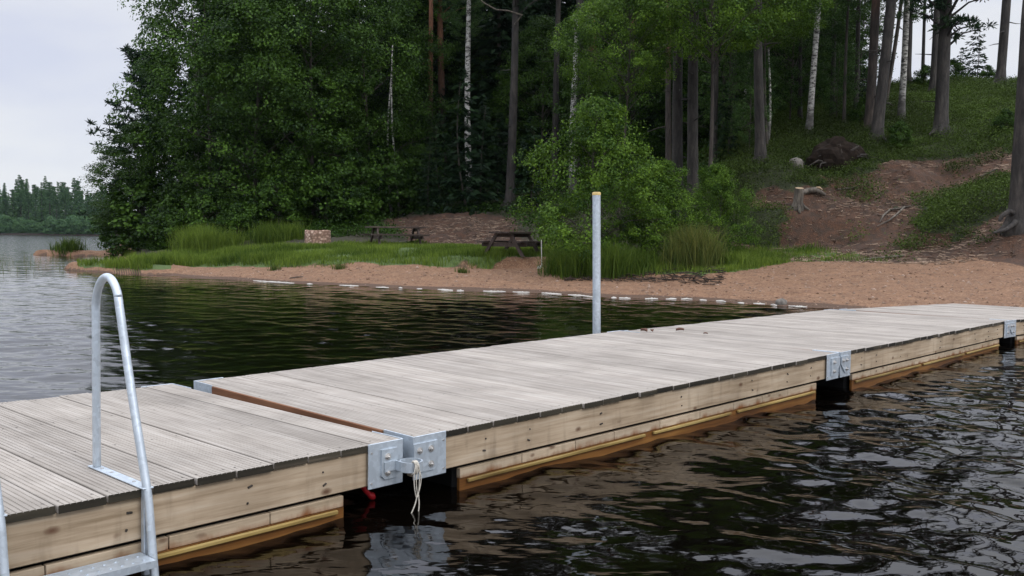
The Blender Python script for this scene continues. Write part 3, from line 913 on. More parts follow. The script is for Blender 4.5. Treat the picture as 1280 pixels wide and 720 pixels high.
# ------------------------------------------------------------------ vegetation builders
def leaf_quads(c, nrm, size, asp, rng, tang=None):
    """rhombic leaves: centres c (n,3), normals nrm, size (n,) length"""
    n = len(c)
    r = rng.normal(size=(n, 3)) if tang is None else tang
    t_ = r - nrm * (r * nrm).sum(1, keepdims=True)
    t_ /= np.linalg.norm(t_, axis=1, keepdims=True) + 1e-9
    b_ = np.cross(nrm, t_)
    s = size[:, None]
    fold = nrm * s * 0.08
    v = np.stack([c - t_ * s * .5, c + b_ * s * .5 * asp + fold, c + t_ * s * .5, c - b_ * s * .5 * asp + fold], 1).reshape(-1, 3)
    f = np.arange(4 * n).reshape(n, 4)
    return v, f
def unit(a): return a / (np.linalg.norm(a, axis=-1, keepdims=True) + 1e-9)
def leafy_crown(seed, H, Rm, prof, ncl, nlf, size, cr_, z0=0.0, flat=0.6, droop=0.0, asp=0.75, shell=0.45, lobe=1.0):
    """uneven crown of leaf clumps in an envelope; returns mesh, clump centres"""
    rng = np.random.default_rng(seed)
    h = np.clip(rng.beta(1.15, 1.1, ncl), 0.01, 0.99)
    ph = rng.uniform(0, 2 * math.pi, ncl)
    rad = Rm * np.interp(h, [p[0] for p in prof], [p[1] for p in prof])
    lob = 1 + lobe * (0.22 * np.sin(3 * ph + seed) * np.sin(7 * h + seed * 1.7) + 0.14 * np.sin(5 * ph + 9 * h))
    q = rad * lob * (shell + (1 - shell) * rng.uniform(0, 1, ncl) ** 0.5)
    cx = np.stack([q * np.cos(ph), q * np.sin(ph), z0 + h * (H - z0) - droop * q], 1)
    crr = cr_ * rng.uniform(0.6, 1.35, ncl)
    ct = np.clip(rng.normal(0.48, 0.25, ncl), 0, 1)
    cnt = rng.integers(int(nlf * .5), int(nlf * 1.5), ncl)
    idx = np.repeat(np.arange(ncl), cnt)
    n = len(idx)
    d = rng.normal(size=(n, 3))
    d = unit(d) * rng.uniform(0.25, 1, (n, 1)) ** 0.6
    d[:, 2] *= flat
    outw = cx[idx] * np.array([1, 1, 0])
    c = cx[idx] + d * crr[idx][:, None] * 1.15
    c[:, 2] -= 0.25 * (d[:, 0] ** 2 + d[:, 1] ** 2) * crr[idx]
    nrm = unit(d * 0.7 + unit(outw) * 0.35 + np.array([0, 0, 0.65]) + rng.normal(size=(n, 3)) * 0.55)
    sz = size * rng.uniform(0.6, 1.35, n)
    v, f = leaf_quads(c, nrm, sz, asp, rng)
    tint = np.clip(ct[idx] + rng.normal(0, 0.17, n), 0, 1)
    return fastmesh('crown', v, f, False, tint), cx
def trunk_mesh(name, H, r0, r1, seed, limbs=None, bend=0.15, n=10, rings=14, flare=0.5, mat_=None, roots=None):
    r = random.Random(seed)
    mb = MB()
    a1, a2 = r.uniform(0, 6.28), r.uniform(0, 6.28)
    def cen(z):
        u = z / H
        return np.array([bend * (math.sin(3.1 * u + a1) - math.sin(a1)), bend * (math.sin(2.6 * u + a2) - math.sin(a2)), z])
    zs = [-0.35, 0.0, 0.12, 0.35, 0.8] + [0.8 + (H - 0.8) * (k / rings) for k in range(1, rings + 1)]
    zs = [z for z in zs if z <= H]
    rad = [(r0 + (r1 - r0) * max(0, z) / H) * (1 + flare * math.exp(-max(z, 0) / 0.28)) * r.uniform(0.96, 1.04) for z in zs]
    mb.tube([cen(max(z, 0)) + np.array([0, 0, min(z, 0)]) for z in zs], rad, n)
    if limbs is not None:
        for c in limbs:
            hz = float(np.clip(c[2] - 0.55 * math.hypot(c[0], c[1]) - 0.1, 0.15 * H, 0.97 * H))
            p0 = cen(hz); p2 = np.array(c)
            p1 = (p0 + p2) / 2 + np.array([0, 0, 0.12 * np.linalg.norm(p2 - p0)])
            rr = max(0.012, min(0.06, (r0 + (r1 - r0) * hz / H) * 0.42))
            mb.tube([p0, p1, p2], [rr, rr * .6, rr * .2], 5, cap=False)
    if roots:
        for q in roots: mb.tube(q[0], q[1], 8)
    me = bpy.data.meshes.new(name)
    me.from_pydata(mb.v, [], mb.f)
    me.polygons.foreach_set('use_smooth', [True] * len(mb.f))
    if mat_: me.materials.append(mat_)
    return me
def needle_mesh(c, d, length, width, rng, tint):
    nrm = unit(np.cross(d, rng.normal(size=d.shape)) + np.array([0, 0, 0.6]))
    v, f = leaf_quads(c, unit(nrm - d * (nrm * d).sum(1, keepdims=True)), length, width, rng, d)
    return v, f
def spruce_crown(seed, H, Rm, z0, levels, nb, st, per, ln, wd=0.30):
    rng = np.random.default_rng(seed)
    C, D, L_, T = [], [], [], []
    for k in range(levels):
        u = k / (levels - 1)
        z = z0 + (H - z0) * u
        r = Rm * (1 - u) ** 0.8 * rng.uniform(0.75, 1.15) + 0.12
        m_ = max(3, int(nb * (1 - 0.5 * u)))
        off = rng.uniform(0, 6.28)
        for j in range(m_):
            a = off + 6.283 * j / m_ + rng.normal(0, .25)
            rb_ = r * rng.uniform(0.7, 1.2)
            dirh = np.array([math.cos(a), math.sin(a), 0])
            side = np.array([-math.sin(a), math.cos(a), 0])
            up0 = 0.35 * u + 0.05
            bt = rng.normal(0.5, 0.2)
            ns = max(3, int(st * rb_ / Rm) + 2)
            for i in range(ns):
                s_ = (i + 0.6) / ns
                p = dirh * rb_ * s_ + np.array([0, 0, z + rb_ * (up0 * s_ - 0.42 * s_ * (1 - 0.55 * s_))])
                w = 0.28 * rb_ * (1 - 0.75 * s_) + 0.06
                for q in range(per):
                    sd_ = rng.uniform(-1, 1)
                    C.append(p + side * w * sd_ + np.array([0, 0, -abs(sd_) * w * .35 + rng.normal(0, .05)]))
                    D.append(dirh * 0.8 + side * sd_ * 0.9 + np.array([0, 0, -0.25 + rng.normal(0, .2)]))
                    L_.append(ln * rng.uniform(0.7, 1.3)); T.append(bt + rng.normal(0, .15) + 0.25 * (s_ - 0.5))
    C, D = np.array(C), unit(np.array(D))
    v, f = needle_mesh(C, D, np.array(L_), wd, rng, None)
    return fastmesh('crown', v, f, False, np.clip(T, 0, 1))
def pine_crown(seed, H, Rm, nlimb, per, ln, base=0.0, inner=0.9, nt_=(3, 6)):
    """open pine crown: flattened tufts at the ends of bent limbs"""
    rng = np.random.default_rng(seed)
    C, D, L_, T, limbs = [], [], [], [], []
    for k in range(nlimb):
        u = rng.uniform(0, 1)
        r = Rm * (0.35 + 0.75 * math.sin(math.pi * min(1, 0.22 + u * 0.78))) * rng.uniform(0.55, 1.1)
        a = rng.uniform(0, 6.283)
        tip = np.array([math.cos(a) * r, math.sin(a) * r, base + u * H])
        limbs.append(tip)
        bt = rng.normal(0.5, 0.2)
        for q in range(rng.integers(*nt_)):
            cc = tip + np.array([rng.normal(0, .5), rng.normal(0, .5), rng.normal(0, .2)]) - np.array([math.cos(a), math.sin(a), 0]) * rng.uniform(0, inner)
            m_ = per
            dd = unit(rng.normal(size=(m_, 3)) * np.array([1, 1, .8]) + np.array([0, 0, .35]))
            C.append(cc + dd * rng.uniform(0.05, .42, (m_, 1)) * np.array([1, 1, .6])); D.append(dd)
            L_.append(ln * rng.uniform(0.7, 1.3, m_)); T.append(bt + rng.normal(0, .15, m_))
    C, D, L_, T = np.concatenate(C), np.concatenate(D), np.concatenate(L_), np.concatenate(T)
    v, f = needle_mesh(C, D, L_, 0.26, rng, None)
    return fastmesh('crown', v, f, False, np.clip(T, 0, 1)), limbs

# prototypes (meshes only; every tree is an object of its own)
PROF = [(0, .5), (.12, .82), (.35, 1), (.6, .86), (.82, .55), (1, .12)]
PROFT = [(0, .35), (.2, .8), (.45, 1), (.7, .8), (.9, .45), (1, .1)]
def proto_leafy(seed, H, Rm, ncl, nlf, size, cr_, z0, leafmat, barkmat, r0=0.13, prof=PROF, nl=40, **kw):
    cm, cx = leafy_crown(seed, H, Rm, prof, ncl, nlf, size, cr_, z0, **kw)
    cm.materials.append(leafmat)
    tm = trunk_mesh('trunk', H * 0.9, r0, 0.02, seed, cx[:nl], 0.2, mat_=barkmat)
    return tm, cm
P_ALDER = [proto_leafy(s, 14.0, 4.3, 440, 98, 0.132, 0.62, 1.0, ALDER, DARKB) for s in (21, 22, 23)]
P_OPEN = [proto_leafy(31, 14.0, 3.9, 300, 46, 0.15, 0.5, 2.5, BIRCHL, BIRCHB, prof=PROFT, shell=.3)]
P_OPEND = [proto_leafy(32, 14.0, 3.9, 300, 46, 0.16, 0.55, 1.8, BIRCHL, DARKB, 0.09, prof=PROFT, shell=.3)]
P_BUSH = [proto_leafy(s, 4.8, 2.3, 330, 92, 0.074, 0.29, 0.25, BUSHL, DARKB, 0.05, nl=60, lobe=2.1, shell=.3, flat=.8, prof=[(0, .6), (.15, .95), (.4, 1), (.6, .72), (.78, .5), (.92, .34), (1, .12)]) for s in (41, 42)]
P_CAN = proto_leafy(45, 11.0, 3.2, 330, 92, 0.085, 0.45, 6.6, BUSHL, DARKB, 0.09, prof=PROFT, nl=60)
P_SHRUB = [proto_leafy(s, 2.0, 1.2, 110, 60, 0.10, 0.27, 0.05, ALDER, DARKB, 0.025, nl=20) for s in (51, 52)]
P_SPRUCE = []
for s in (61, 62, 63):
    cm = spruce_crown(s, 16.0, 3.0, 0.8, 34, 9, 9, 3, 0.62); cm.materials.append(SPRUCE)
    P_SPRUCE.append((trunk_mesh('trunk', 15.5, 0.17, 0.02, s, mat_=DARKB), cm))
cm, _l = pine_crown(64, 11.5, 3.2, 120, 30, 0.33, 1.4, 2.0, (5, 9)); cm.materials.append(PINEL)
P_BIGSP = [(trunk_mesh('trunk', 12.5, 0.2, 0.02, 64, _l, 0.1, mat_=DARKB), cm)]
P_PINEC = []
for s, nl_, R_ in ((71, 26, 2.2), (72, 30, 2.4), (73, 16, 1.7)):
    cm, limbs = pine_crown(s, 6.5, R_, nl_, 44, 0.27, 0.0, 1.3, (4, 8)); cm.materials.append(PINEL)
    P_PINEC.append((cm, limbs))
cm = spruce_crown(81, 3.2, 1.0, 0.2, 11, 6, 6, 3, 0.26); cm.materials.append(SPRUCE)
P_SAPL = [(trunk_mesh('trunk', 3.0, 0.03, 0.008, 81, mat_=DARKB, flare=.2), cm)]

def plant(name, proto, px, Y, label, cat, group=None, sc=1.0, scz=None, rot=None, dz=0.0, leafmat=None, pos=None):
    p = ong(px, Y) if pos is None else pos
    t_ = thing(name, label, cat, (p[0], p[1], p[2] + dz - 0.05), (R.gauss(0, .02), R.gauss(0, .02), R.uniform(0, 6.28) if rot is None else rot), group)
    t_.scale = (sc, sc, scz or sc)
    link('trunk', proto[0], None, t_); link('crown', proto[1], None, t_)
    return t_
def stem(name, base, top, w, bark, label, cat='tree', H=15, crown=None, crown_at=None, group=None, bend=0.12, csc=1.0, thin=0.45, roots=None, Y=None, crot=None):
    """tree placed by the pixel of its foot; its trunk passes the second pixel"""
    p = atg(*base) if Y is None else ong(base[0], Y)
    q = at(top[0], top[1], p[1])
    dx, dz = q[0] - p[0], max(q[2] - p[2], 0.5)
    r0 = w / 2 * p[1] / F
    t_ = thing(name, label, cat, (p[0], p[1], p[2] - 0.02), (R.gauss(0, .015), math.atan2(dx, dz), 0), group)
    ca = crown_at if crown_at is not None else H - 5
    limbs = None
    if crown is not None and isinstance(crown, tuple) and crown[1] is not None:
        limbs = [np.array([l[0] * csc, l[1] * csc, l[2] * csc + ca]) for l in crown[1]]
    stubs, rs_ = [], random.Random(int(base[0] * 3 + 1))
    if r0 > .09 and bark is not BIRCHB:
        for k in range(rs_.randrange(4, 9)):
            zz, an, ln_ = rs_.uniform(1.2, min(H * .7, 8)), rs_.uniform(0, 6.28), rs_.uniform(.25, .9)
            dv = np.array([math.cos(an), math.sin(an), rs_.uniform(-.25, .2)])
            p0_ = np.array([0, 0, zz]) + dv * r0 * .5
            stubs.append(([p0_, p0_ + dv * ln_ * .55, p0_ + dv * ln_ + np.array([0, 0, rs_.uniform(-.12, .05)])], [.03, .02, .008]))
        for k in range(4):
            an = k * 1.57 + rs_.uniform(-.5, .5); dv = np.array([math.cos(an), math.sin(an), 0])
            stubs.append(([dv * r0 * .7 + np.array([0, 0, .3]), dv * r0 * 1.5 + np.array([0, 0, .08]), dv * r0 * 2.6 + np.array([0, 0, -.1])], [r0 * .5, r0 * .35, r0 * .15]))
    tm = trunk_mesh('trunk', H, r0, r0 * thin, int(base[0] * 7 + base[1]), limbs, bend, 10, 14, 0.75, bark, (roots or []) + stubs)
    link('trunk', tm, None, t_)
    if crown is not None:
        c = link('crown', crown[0], None, t_, (0, 0, ca))
        c.scale = (csc, csc, csc)
        # limbs share the trunk's frame, so the crown is not turned
    return t_

# ------------------------------------------------------------------ left wall of leafy trees
G_AL = 'leafy alders along the left bank'
plant('alder_tree', P_ALDER[0], 262, 50, 'tall leafy alder at the lake end of the wooded bank, leftmost big tree', 'tree', G_AL, 1.0, 1.1, 0.3)
plant('alder_tree', P_ALDER[1], 318, 47, 'tall dense alder standing directly behind the tallest bank grass, left of the stone ring', 'tree', G_AL, 0.95, 1.0, 2.0)
plant('alder_tree', P_ALDER[2], 392, 47.5, 'dense alder rising straight behind the stone well ring', 'tree', G_AL, 0.92, 0.97, 4.0)
plant('alder_tree', P_ALDER[0], 462, 49, 'dark leafy alder rising behind the darker side of the A-legged picnic table', 'tree', G_AL, 0.85, 0.9, 1.2)
plant('alder_tree', P_ALDER[1], 178, 51.5, 'lower alder leaning out over the sandy spit at the lake', 'tree', G_AL, 0.68, 0.5, 5.0)
plant('alder_tree', P_ALDER[2], 522, 54, 'shaded alder between the picnic table and the white birch', 'tree', G_AL, 0.75, 0.9, 3.3)
plant('birch_tree', P_OPEN[0], 248, 53, 'airy birch with open crown showing sky through, above the left bank', 'tree', None, 0.88, 1.2, 0.8)
plant('pine_tree', P_BIGSP[0], 190, 54, 'dark conifer with layered branches reaching left over the lake', 'tree', None, 0.88, 0.86, 0.5)
plant('spruce_tree', P_SPRUCE[0], 345, 52, 'tall dark spruce hidden among the alders behind the stone ring', 'tree', None, 1.0, 1.1, 0.9)
plant('willow_bush', P_SHRUB[0], 186, 50.5, 'wide dark bush at the waterline under the left alders', 'bush', None, 2.2, 1.9, 0.4)
plant('willow_bush', P_SHRUB[1], 152, 52, 'dark low bush at the very tip of the wooded bank', 'bush', None, 1.2, 1.5, 0.4)
G_SH = 'shrubs under the left alders'
for i, (px, Y, s, lb) in enumerate([(262, 45, 1.2, 'dark shrub behind the tallest green grass on the bank'),
        (300, 43.5, 0.9, 'round dark shrub on the grass, second left of the stone ring'),
        (345, 44.5, 1.3, 'leafy shrub just left of the stone well ring'),
        (410, 45, 1.5, 'leafy shrub directly behind the stone well ring'),
        (440, 45.5, 1.5, 'dark shrub between stone ring and picnic table'),
        (480, 47, 1.6, 'tall dark shrub behind the left half of the picnic table'),
        (520, 49, 1.5, 'dark shrub behind the right half of the picnic table'),
        (222, 47, 1.3, 'shaded shrub left of the tallest bank grass')]):
    plant('shrub', P_SHRUB[i % 2], px, Y, lb, 'shrub', G_SH, s, s * 1.1)

# ------------------------------------------------------------------ forest behind: many spruces
G_SP = 'spruces deep in the dark forest'
rr = random.Random(5)
for row, Y in enumerate((57, 63, 70, 79)):
    px = 250 + rr.uniform(0, 30)
    while px < 1000 - row * 5:
        Yj = Y + rr.uniform(-2.5, 2.5)
        s = rr.uniform(0.72, 1.12)
        if not (row < 1 and px > 820):
            plant('spruce_tree', P_SPRUCE[rr.randrange(3)], px, Yj, 'dark spruce standing deep in the shaded forest behind the beach', 'tree', G_SP, s * 1.0, s * 1.08)
        px += rr.uniform(30, 52)
for px, Y, s in ((1010, 58, .8), (1032, 62, .8), (985, 55, .9), (1045, 66, .75), (940, 52, .8), (905, 50, .9), (860, 48, .9)):
    plant('spruce_tree', P_SPRUCE[rr.randrange(3)], px, Y, 'dark spruce standing deep in the shaded forest behind the beach', 'tree', G_SP, s, s * 1.1)
G_LF = 'leafy trees inside the forest'
for i, (px, Y, s, lb) in enumerate([(600, 58, .72, 'leafy tree filling the gap beside the white spotted birch'),
        (672, 53, .7, 'leafy forest tree between the brown pine and the broken birch'),
        (770, 46, .75, 'leafy tree behind the top of the bright green lakeside bush'),
        (900, 44, .7, 'leafy tree in the forest above the small bush by the tall grass'),
        (985, 47, .72, 'leafy forest tree between the dark pine and the slope birch'),
        (1036, 50, .6, 'leafy tree beside the slender trunk at the forest edge'),
        (908, 40, .42, 'small leafy tree right of the close pine pair, below the canopy'),
        (982, 42.5, .44, 'small leafy tree between the dark slope pine and the slope birch'),
        (1066, 45, .42, 'small leafy tree left of the leaning pine pair'),
        (932, 37.5, .3, 'low leafy sapling left of the dark slope pine'),
        (1040, 41, .3, 'low leafy sapling right of the slope birch')]):
    plant('leafy_tree', P_ALDER[i % 3] if s > .5 else P_OPEND[0], px, Y, lb, 'tree', G_LF, s, s * rr.uniform(.95, 1.1))

# ------------------------------------------------------------------ trunks one can tell apart
PC = P_PINEC
PIN = stem('pine_tree', (636, 257), (642, 0), 12, PINEB, 'tall dark brown pine just left of the green lakeside bush', H=17, crown=PC[0], crown_at=10.5, Y=47)
stem('birch_tree', (587, 262), (578, 0), 9, BIRCHB, 'white spotted birch trunk standing alone before the dark spruces', H=15, crown=(P_OPEN[0][1], None), crown_at=8, csc=0.35, bend=0.3, Y=50)
stem('pine_tree', (538, 262), (537, 0), 8, PINEO, 'slim reddish pine left of its thicker twin, behind the picnic table', H=18, crown=PC[1], crown_at=11.5, Y=53)
stem('pine_tree', (553, 262), (553, 0), 10, PINEO, 'thicker reddish pine right of its slim twin, left of the white birch', H=18, crown=PC[0], crown_at=10.5, Y=54)
stem('pine_tree', (692, 256), (700, 0), 9, PINEB, 'thin brown pine showing above the left side of the lakeside bush', H=17, crown=PC[1], crown_at=12, Y=50)
stem('birch_tree', (716, 250), (709, 0), 11, BIRCHB, 'white birch with broken top above the lakeside bush', H=8.6, bend=0.22, Y=46)
stem('pine_tree', (723, 250), (724, 0), 13, PINEB, 'brown pine right beside the broken white birch', H=17, crown=PC[2], crown_at=12, Y=47)
stem('pine_tree', (742, 250), (741, 0), 14, PINEO, 'thick red barked pine, second to the right of the broken birch', H=19, crown=PC[0], crown_at=12.5, Y=50)
stem('pine_tree', (789, 250), (788, 0), 9, PINEO, 'slim orange pine top showing above the lakeside bush', H=20, crown=PC[1], crown_at=13, Y=54)
stem('pine_tree', (834, 250), (839, 40), 8, PINEO, 'pine with bright orange bark behind the leafy canopy by the beach', H=17, crown=PC[0], crown_at=11, Y=38)
stem('pine_tree', (846, 262), (850, 100), 15, PINEB, 'rough barked pine, left one of the close pair behind the tall grass', H=15, crown=PC[2], crown_at=10, Y=34)
stem('pine_tree', (865, 266), (868, 60), 15, PINEB, 'smooth brown pine, right one of the close pair behind the tall grass', H=16, crown=PC[1], crown_at=11, Y=33.5)
stem('pine_tree', (891, 215), (894, 40), 9, PINEB, 'dark pine standing between the close pine pair and the slope pine', H=15, crown=PC[0], crown_at=10.5)
stem('birch_tree', (925, 165), (934, 80), 4, BIRCHB, 'thin pale birch leaning right in the shaded forest', H=7, bend=.1)
stem('pine_tree', (951, 205), (949, 0), 13, PINEB, 'straight dark pine on the slope left of the uprooted root mass', H=15, crown=PC[1], crown_at=9.5)
stem('birch_tree', (959, 182), (964, 100), 4, BIRCHB, 'thin white sapling touching the dark slope pine', H=4.0, bend=.12)
stem('birch_tree', (1011, 168), (1015, 30), 8, BIRCHB, 'white spotted birch on the slope behind the pale boulder', H=13, crown=(P_OPEN[0][1], None), crown_at=3.2, csc=0.5, bend=.2)
stem('dark_sapling', (1055, 160), (1057, 0), 4, DARKB, 'slender dark straight trunk behind the uprooted root mass', H=12, crown=(P_OPEN[0][1], None), crown_at=3.6, csc=.4)
stem('pine_tree', (1086, 166), (1096, 0), 12, PINEO, 'pine with lit left edge, left one of the leaning pair on the slope', H=18, crown=PC[2], crown_at=6.0)
stem('pine_tree', (1095, 176), (1113, 0), 14, PINEB, 'thick pine leaning right, right one of the pair on the slope', H=18, crown=PC[2], crown_at=5.2)
stem('pine_tree', (1106, 130), (1124, 30), 5, DARKB, 'thin curved dark tree leaning right behind the leaning pine pair', H=14, crown=PC[2], crown_at=10.0, csc=.6, bend=.4)
stem('birch_tree', (1126, 150), (1131, 40), 8, BIRCHB, 'birch with pale patches right of the leaning pine pair', H=16, crown=(P_OPEN[0][1], None), crown_at=3.4, csc=.36)
stem('pine_tree', (1134, 108), (1136, 0), 8, PINEB, 'dark pine on the crest directly behind the patched birch', H=19, crown=PC[2], crown_at=3.0, csc=.85)
stem('pine_tree', (1153, 104), (1154, 20), 4, PINEB, 'very thin pine on the crest against the sky', H=19, crown=PC[2], crown_at=4.4, csc=.6)
stem('pine_tree', (1166, 116), (1170, 30), 8, PINEB, 'medium pine on the crest just left of the big slope pine', H=19, crown=PC[2], crown_at=3.4, csc=.7)
s_ = stem('pine_tree', (1176, 168), (1188, 0), 16, PINEB, 'big pine on the slope with a tuft of needles reaching right into the sky', H=18, crown=PC[0], crown_at=4.2, csc=0.8)
stem('pine_tree', (1250, 106), (1261, 0), 11, PINEB, 'bare pine trunk on the crest standing alone against the sky', H=22, crown=PC[2], crown_at=16.0)
stem('birch_sapling', (489, 262), (487, 60), 3, BIRCHB, 'left one of two thin pale stems inside the alders behind the picnic table', H=8, bend=.25, Y=47.6)
stem('birch_sapling', (499, 262), (497, 60), 3, BIRCHB, 'right one of two thin pale stems inside the alders behind the picnic table', H=8.6, bend=.2, Y=47.9)
plant('alder_tree', P_CAN, 955, 37, 'leafy alder with its canopy before the upper part of the dark slope pine', 'tree', None, 0.75, 0.66, 4.4)
# dead bough of the brown pine
pb_ = np.array(PIN.location)
P_ = [at(px, py, pb_[1] - dy) - pb_ for px, py, dy in [(641, 30, .1), (650, 18, .4), (633, 13, .7), (618, 12, 1.0), (603, 4, 1.2), (592, -6, 1.3)]]
mb = MB(); mb.tube(P_, [.05, .05, .045, .04, .035, .02], 6); mb.build('dead_bough', ROOTB, PIN)
# edge tree with surface roots
ed = atg(1273, 285)
def rt(pts):
    return [np.array([(px - 1273) / F * ed[1], dy, (285 - py) / F * ed[1]]) for px, py, dy in pts]
roots = [(rt([(1270, 274, -.1), (1258, 280, -.35), (1246, 286, -.5), (1228, 290, -.6)]), [.10, .075, .06, .035]),
         (rt([(1270, 268, -.1), (1256, 264, -.15), (1247, 270, -.2), (1244, 276, -.2)]), [.11, .08, .07, .04]),
         (rt([(1276, 276, -.1), (1284, 284, -.4), (1296, 292, -.7)]), [.1, .07, .03])]
stem('pine_tree', (1273, 285), (1281, 0), 24, PINEB, 'near pine with spreading bare roots at the right edge of the beach', H=18, crown=PC[2], crown_at=13.5, bend=.1, roots=roots)
for px, py, w, lb in ((1000, 150, 5, 'thin dark pine in the shade left of the slope birch'), (1040, 150, 6, 'thin dark pine behind the uprooted root mass, left of the slender trunk'), (915, 180, 7, 'dim brown pine in the shade right of the close pine pair'), (1070, 140, 6, 'dim pine between the slender trunk and the leaning pair')):
    stem('pine_tree', (px, py), (px + 2, 0), w, PINEB, lb, H=16, crown=PC[0], crown_at=8.5)
plant('small_pine', P_SAPL[0], 1212, 50, 'small pale young pine standing on the crest against the sky', 'tree', None, 0.95, 1.05)
plant('small_spruce', P_SAPL[0], 1194, 49.5, 'small dark spruce on the crest left of the pale young pine', 'tree', None, 0.7, 0.6)
G_CR = 'low shrubs on the hill crest'
for i, (px, Y, s, lb) in enumerate([(1148, 47, .5, 'low shrub on the crest under the very thin pine'), (1226, 48.5, .4, 'low leafy shrub on the crest right of the pale young pine'),
        (1183, 48, .55, 'low green shrub on the crest behind the big slope pine'), (1076, 40, .55, 'leafy shrub on the slope left of the leaning pine pair'), (1118, 36.5, .45, 'small green shrub on the slope under the patched birch'), (1250, 36, .4, 'low green shrub on the slope below the lone crest pine')]):
    plant('shrub', P_SHRUB[i % 2], px, Y, lb, 'shrub', G_CR, s, s * 1.2)

# bright green bush and canopy by the water
plant('alder_bush', P_BUSH[0], 744, 27.6, 'bright green leafy alder bush by the beach behind the steel pole', 'bush', None, 0.95, 1.02, 0.6)
plant('alder_bush', P_BUSH[1], 822, 28.4, 'dark green alder bush behind the tall yellowish grass', 'bush', None, 0.72, 0.62, 2.1)
plant('alder_bush', P_BUSH[0], 893, 29.5, 'small open alder bush right of the tall yellowish grass', 'bush', None, 0.58, 0.6, 3.1)
plant('alder_tree', P_CAN, 882, 31, 'leafy alder spreading its canopy above the close pine pair', 'tree', None, 1.0, 1.0, 1.0)
plant('alder_tree', P_CAN, 770, 31.5, 'slim leafy alder growing up behind the bright green bush', 'tree', None, 0.7, 0.78, 2.4)

# ------------------------------------------------------------------ grasses
def blades(pts, h, w, rng, lean=0.35, tintm=0.5, seg2=True):
    """curved blades, two quads each: pts (n,3)"""
    n = len(pts)
    a = rng.uniform(0, 6.283, n)
    d = np.stack([np.cos(a), np.sin(a), np.zeros(n)], 1)
    sd_ = np.stack([-np.sin(a), np.cos(a), np.zeros(n)], 1)
    b = rng.uniform(0, 6.283, n)
    sd_ = np.stack([np.cos(b), np.sin(b), np.zeros(n)], 1)
    hh = h[:, None]; ww = w[:, None]
    ln = (lean * np.abs(rng.normal(0.6, 0.5, n)))[:, None]
    p0, p1, p2 = pts, pts + np.array([0, 0, 1]) * hh * .55 + d * hh * ln * .3, pts + np.array([0, 0, 1]) * hh * (1 - .3 * ln) + d * hh * ln
    v = np.stack([p0 - sd_ * ww * .5, p0 + sd_ * ww * .5, p1 + sd_ * ww * .4, p1 - sd_ * ww * .4, p2 + sd_ * ww * .08, p2 - sd_ * ww * .08], 1).reshape(-1, 3)
    i = np.arange(n)[:, None] * 6
    f = np.concatenate([i + np.array([[0, 1, 2, 3]]), i + np.array([[3, 2, 4, 5]])], 0)
    t_ = np.clip(rng.normal(tintm, .2, n), 0, 1)
    return v, f, np.concatenate([t_, np.clip(t_ + .12, 0, 1)])
rng = np.random.default_rng(3)
def scatter(n, px0, px1, s0, s1):
    px = rng.uniform(px0, px1, n); s = rng.uniform(s0, s1, n)
    Y = Y0(px) + s
    return (px - 640) / F * Y, Y, px, s
x, y, px, s = scatter(330000, 110, 1120, 1.5, 14)
q = scatter(60000, 92, 190, -26, 1.5)
x, y, px, s = (np.concatenate([a_, b_]) for a_, b_ in zip((x, y, px, s), q))
sa, so, mo, gr, we = cover(x, y)
keep = (gr * (0.5 + 2.0 * fbm(x * 0.8, y * 0.8, 31, 3)) > rng.uniform(0.1, 0.9, len(x))) & (gz(x, y) > 0.06)
x, y, px, s = x[keep], y[keep], px[keep], s[keep]
z = gz(x, y)
hgt = rng.uniform(.10, .26, len(x)) * (0.6 + 1.5 * vnoise(x * .9, y * .9, 44)) * np.interp(px, [110, 200, 420, 520, 900, 1100], [.8, 1.2, 0.75, 0.7, .75, .55]) * np.interp(s, [6, 9], [1, .7])
v, f, t_ = blades(np.stack([x, y, z - .02], 1), hgt, rng.uniform(.012, .026, len(x)), rng)
t_ = np.clip(t_ + np.tile(1.3 * fbm(x * .7, y * .7, 61, 3) + (rng.uniform(0, 1, len(x)) > .96) * .4, 2), 0, 1)
tag(link('grass', fastmesh('grass', v, f, False, t_), GRASS), 'short bright green grass along the bank above the beach', 'grass', None, 'stuff')
def tuft(name, px, Y, n, rad, h, label, mat_, cat='grass tuft', tm=.5, lean=.5, group=None, w=(.012, .022), pos=None):
    rg = np.random.default_rng(int(px * 13))
    p = ong(px, Y) if pos is None else pos
    o2 = np.clip(rg.normal(0, rad * .5, (n, 2)), -rad * 1.3, rad * 1.3)
    pts = np.stack([o2[:, 0], o2[:, 1], gz(p[0] + o2[:, 0], p[1] + o2[:, 1]) - p[2] - .03], 1)
    v, f, t_ = blades(pts, h * rg.uniform(.45, 1.1, n), rg.uniform(*w, n), rg, lean, tm)
    o = link(name, fastmesh(name, v, f, False, t_), mat_, None, p)
    return tag(o, label, cat, group)
G_TF = 'tall grass tufts on the bank'
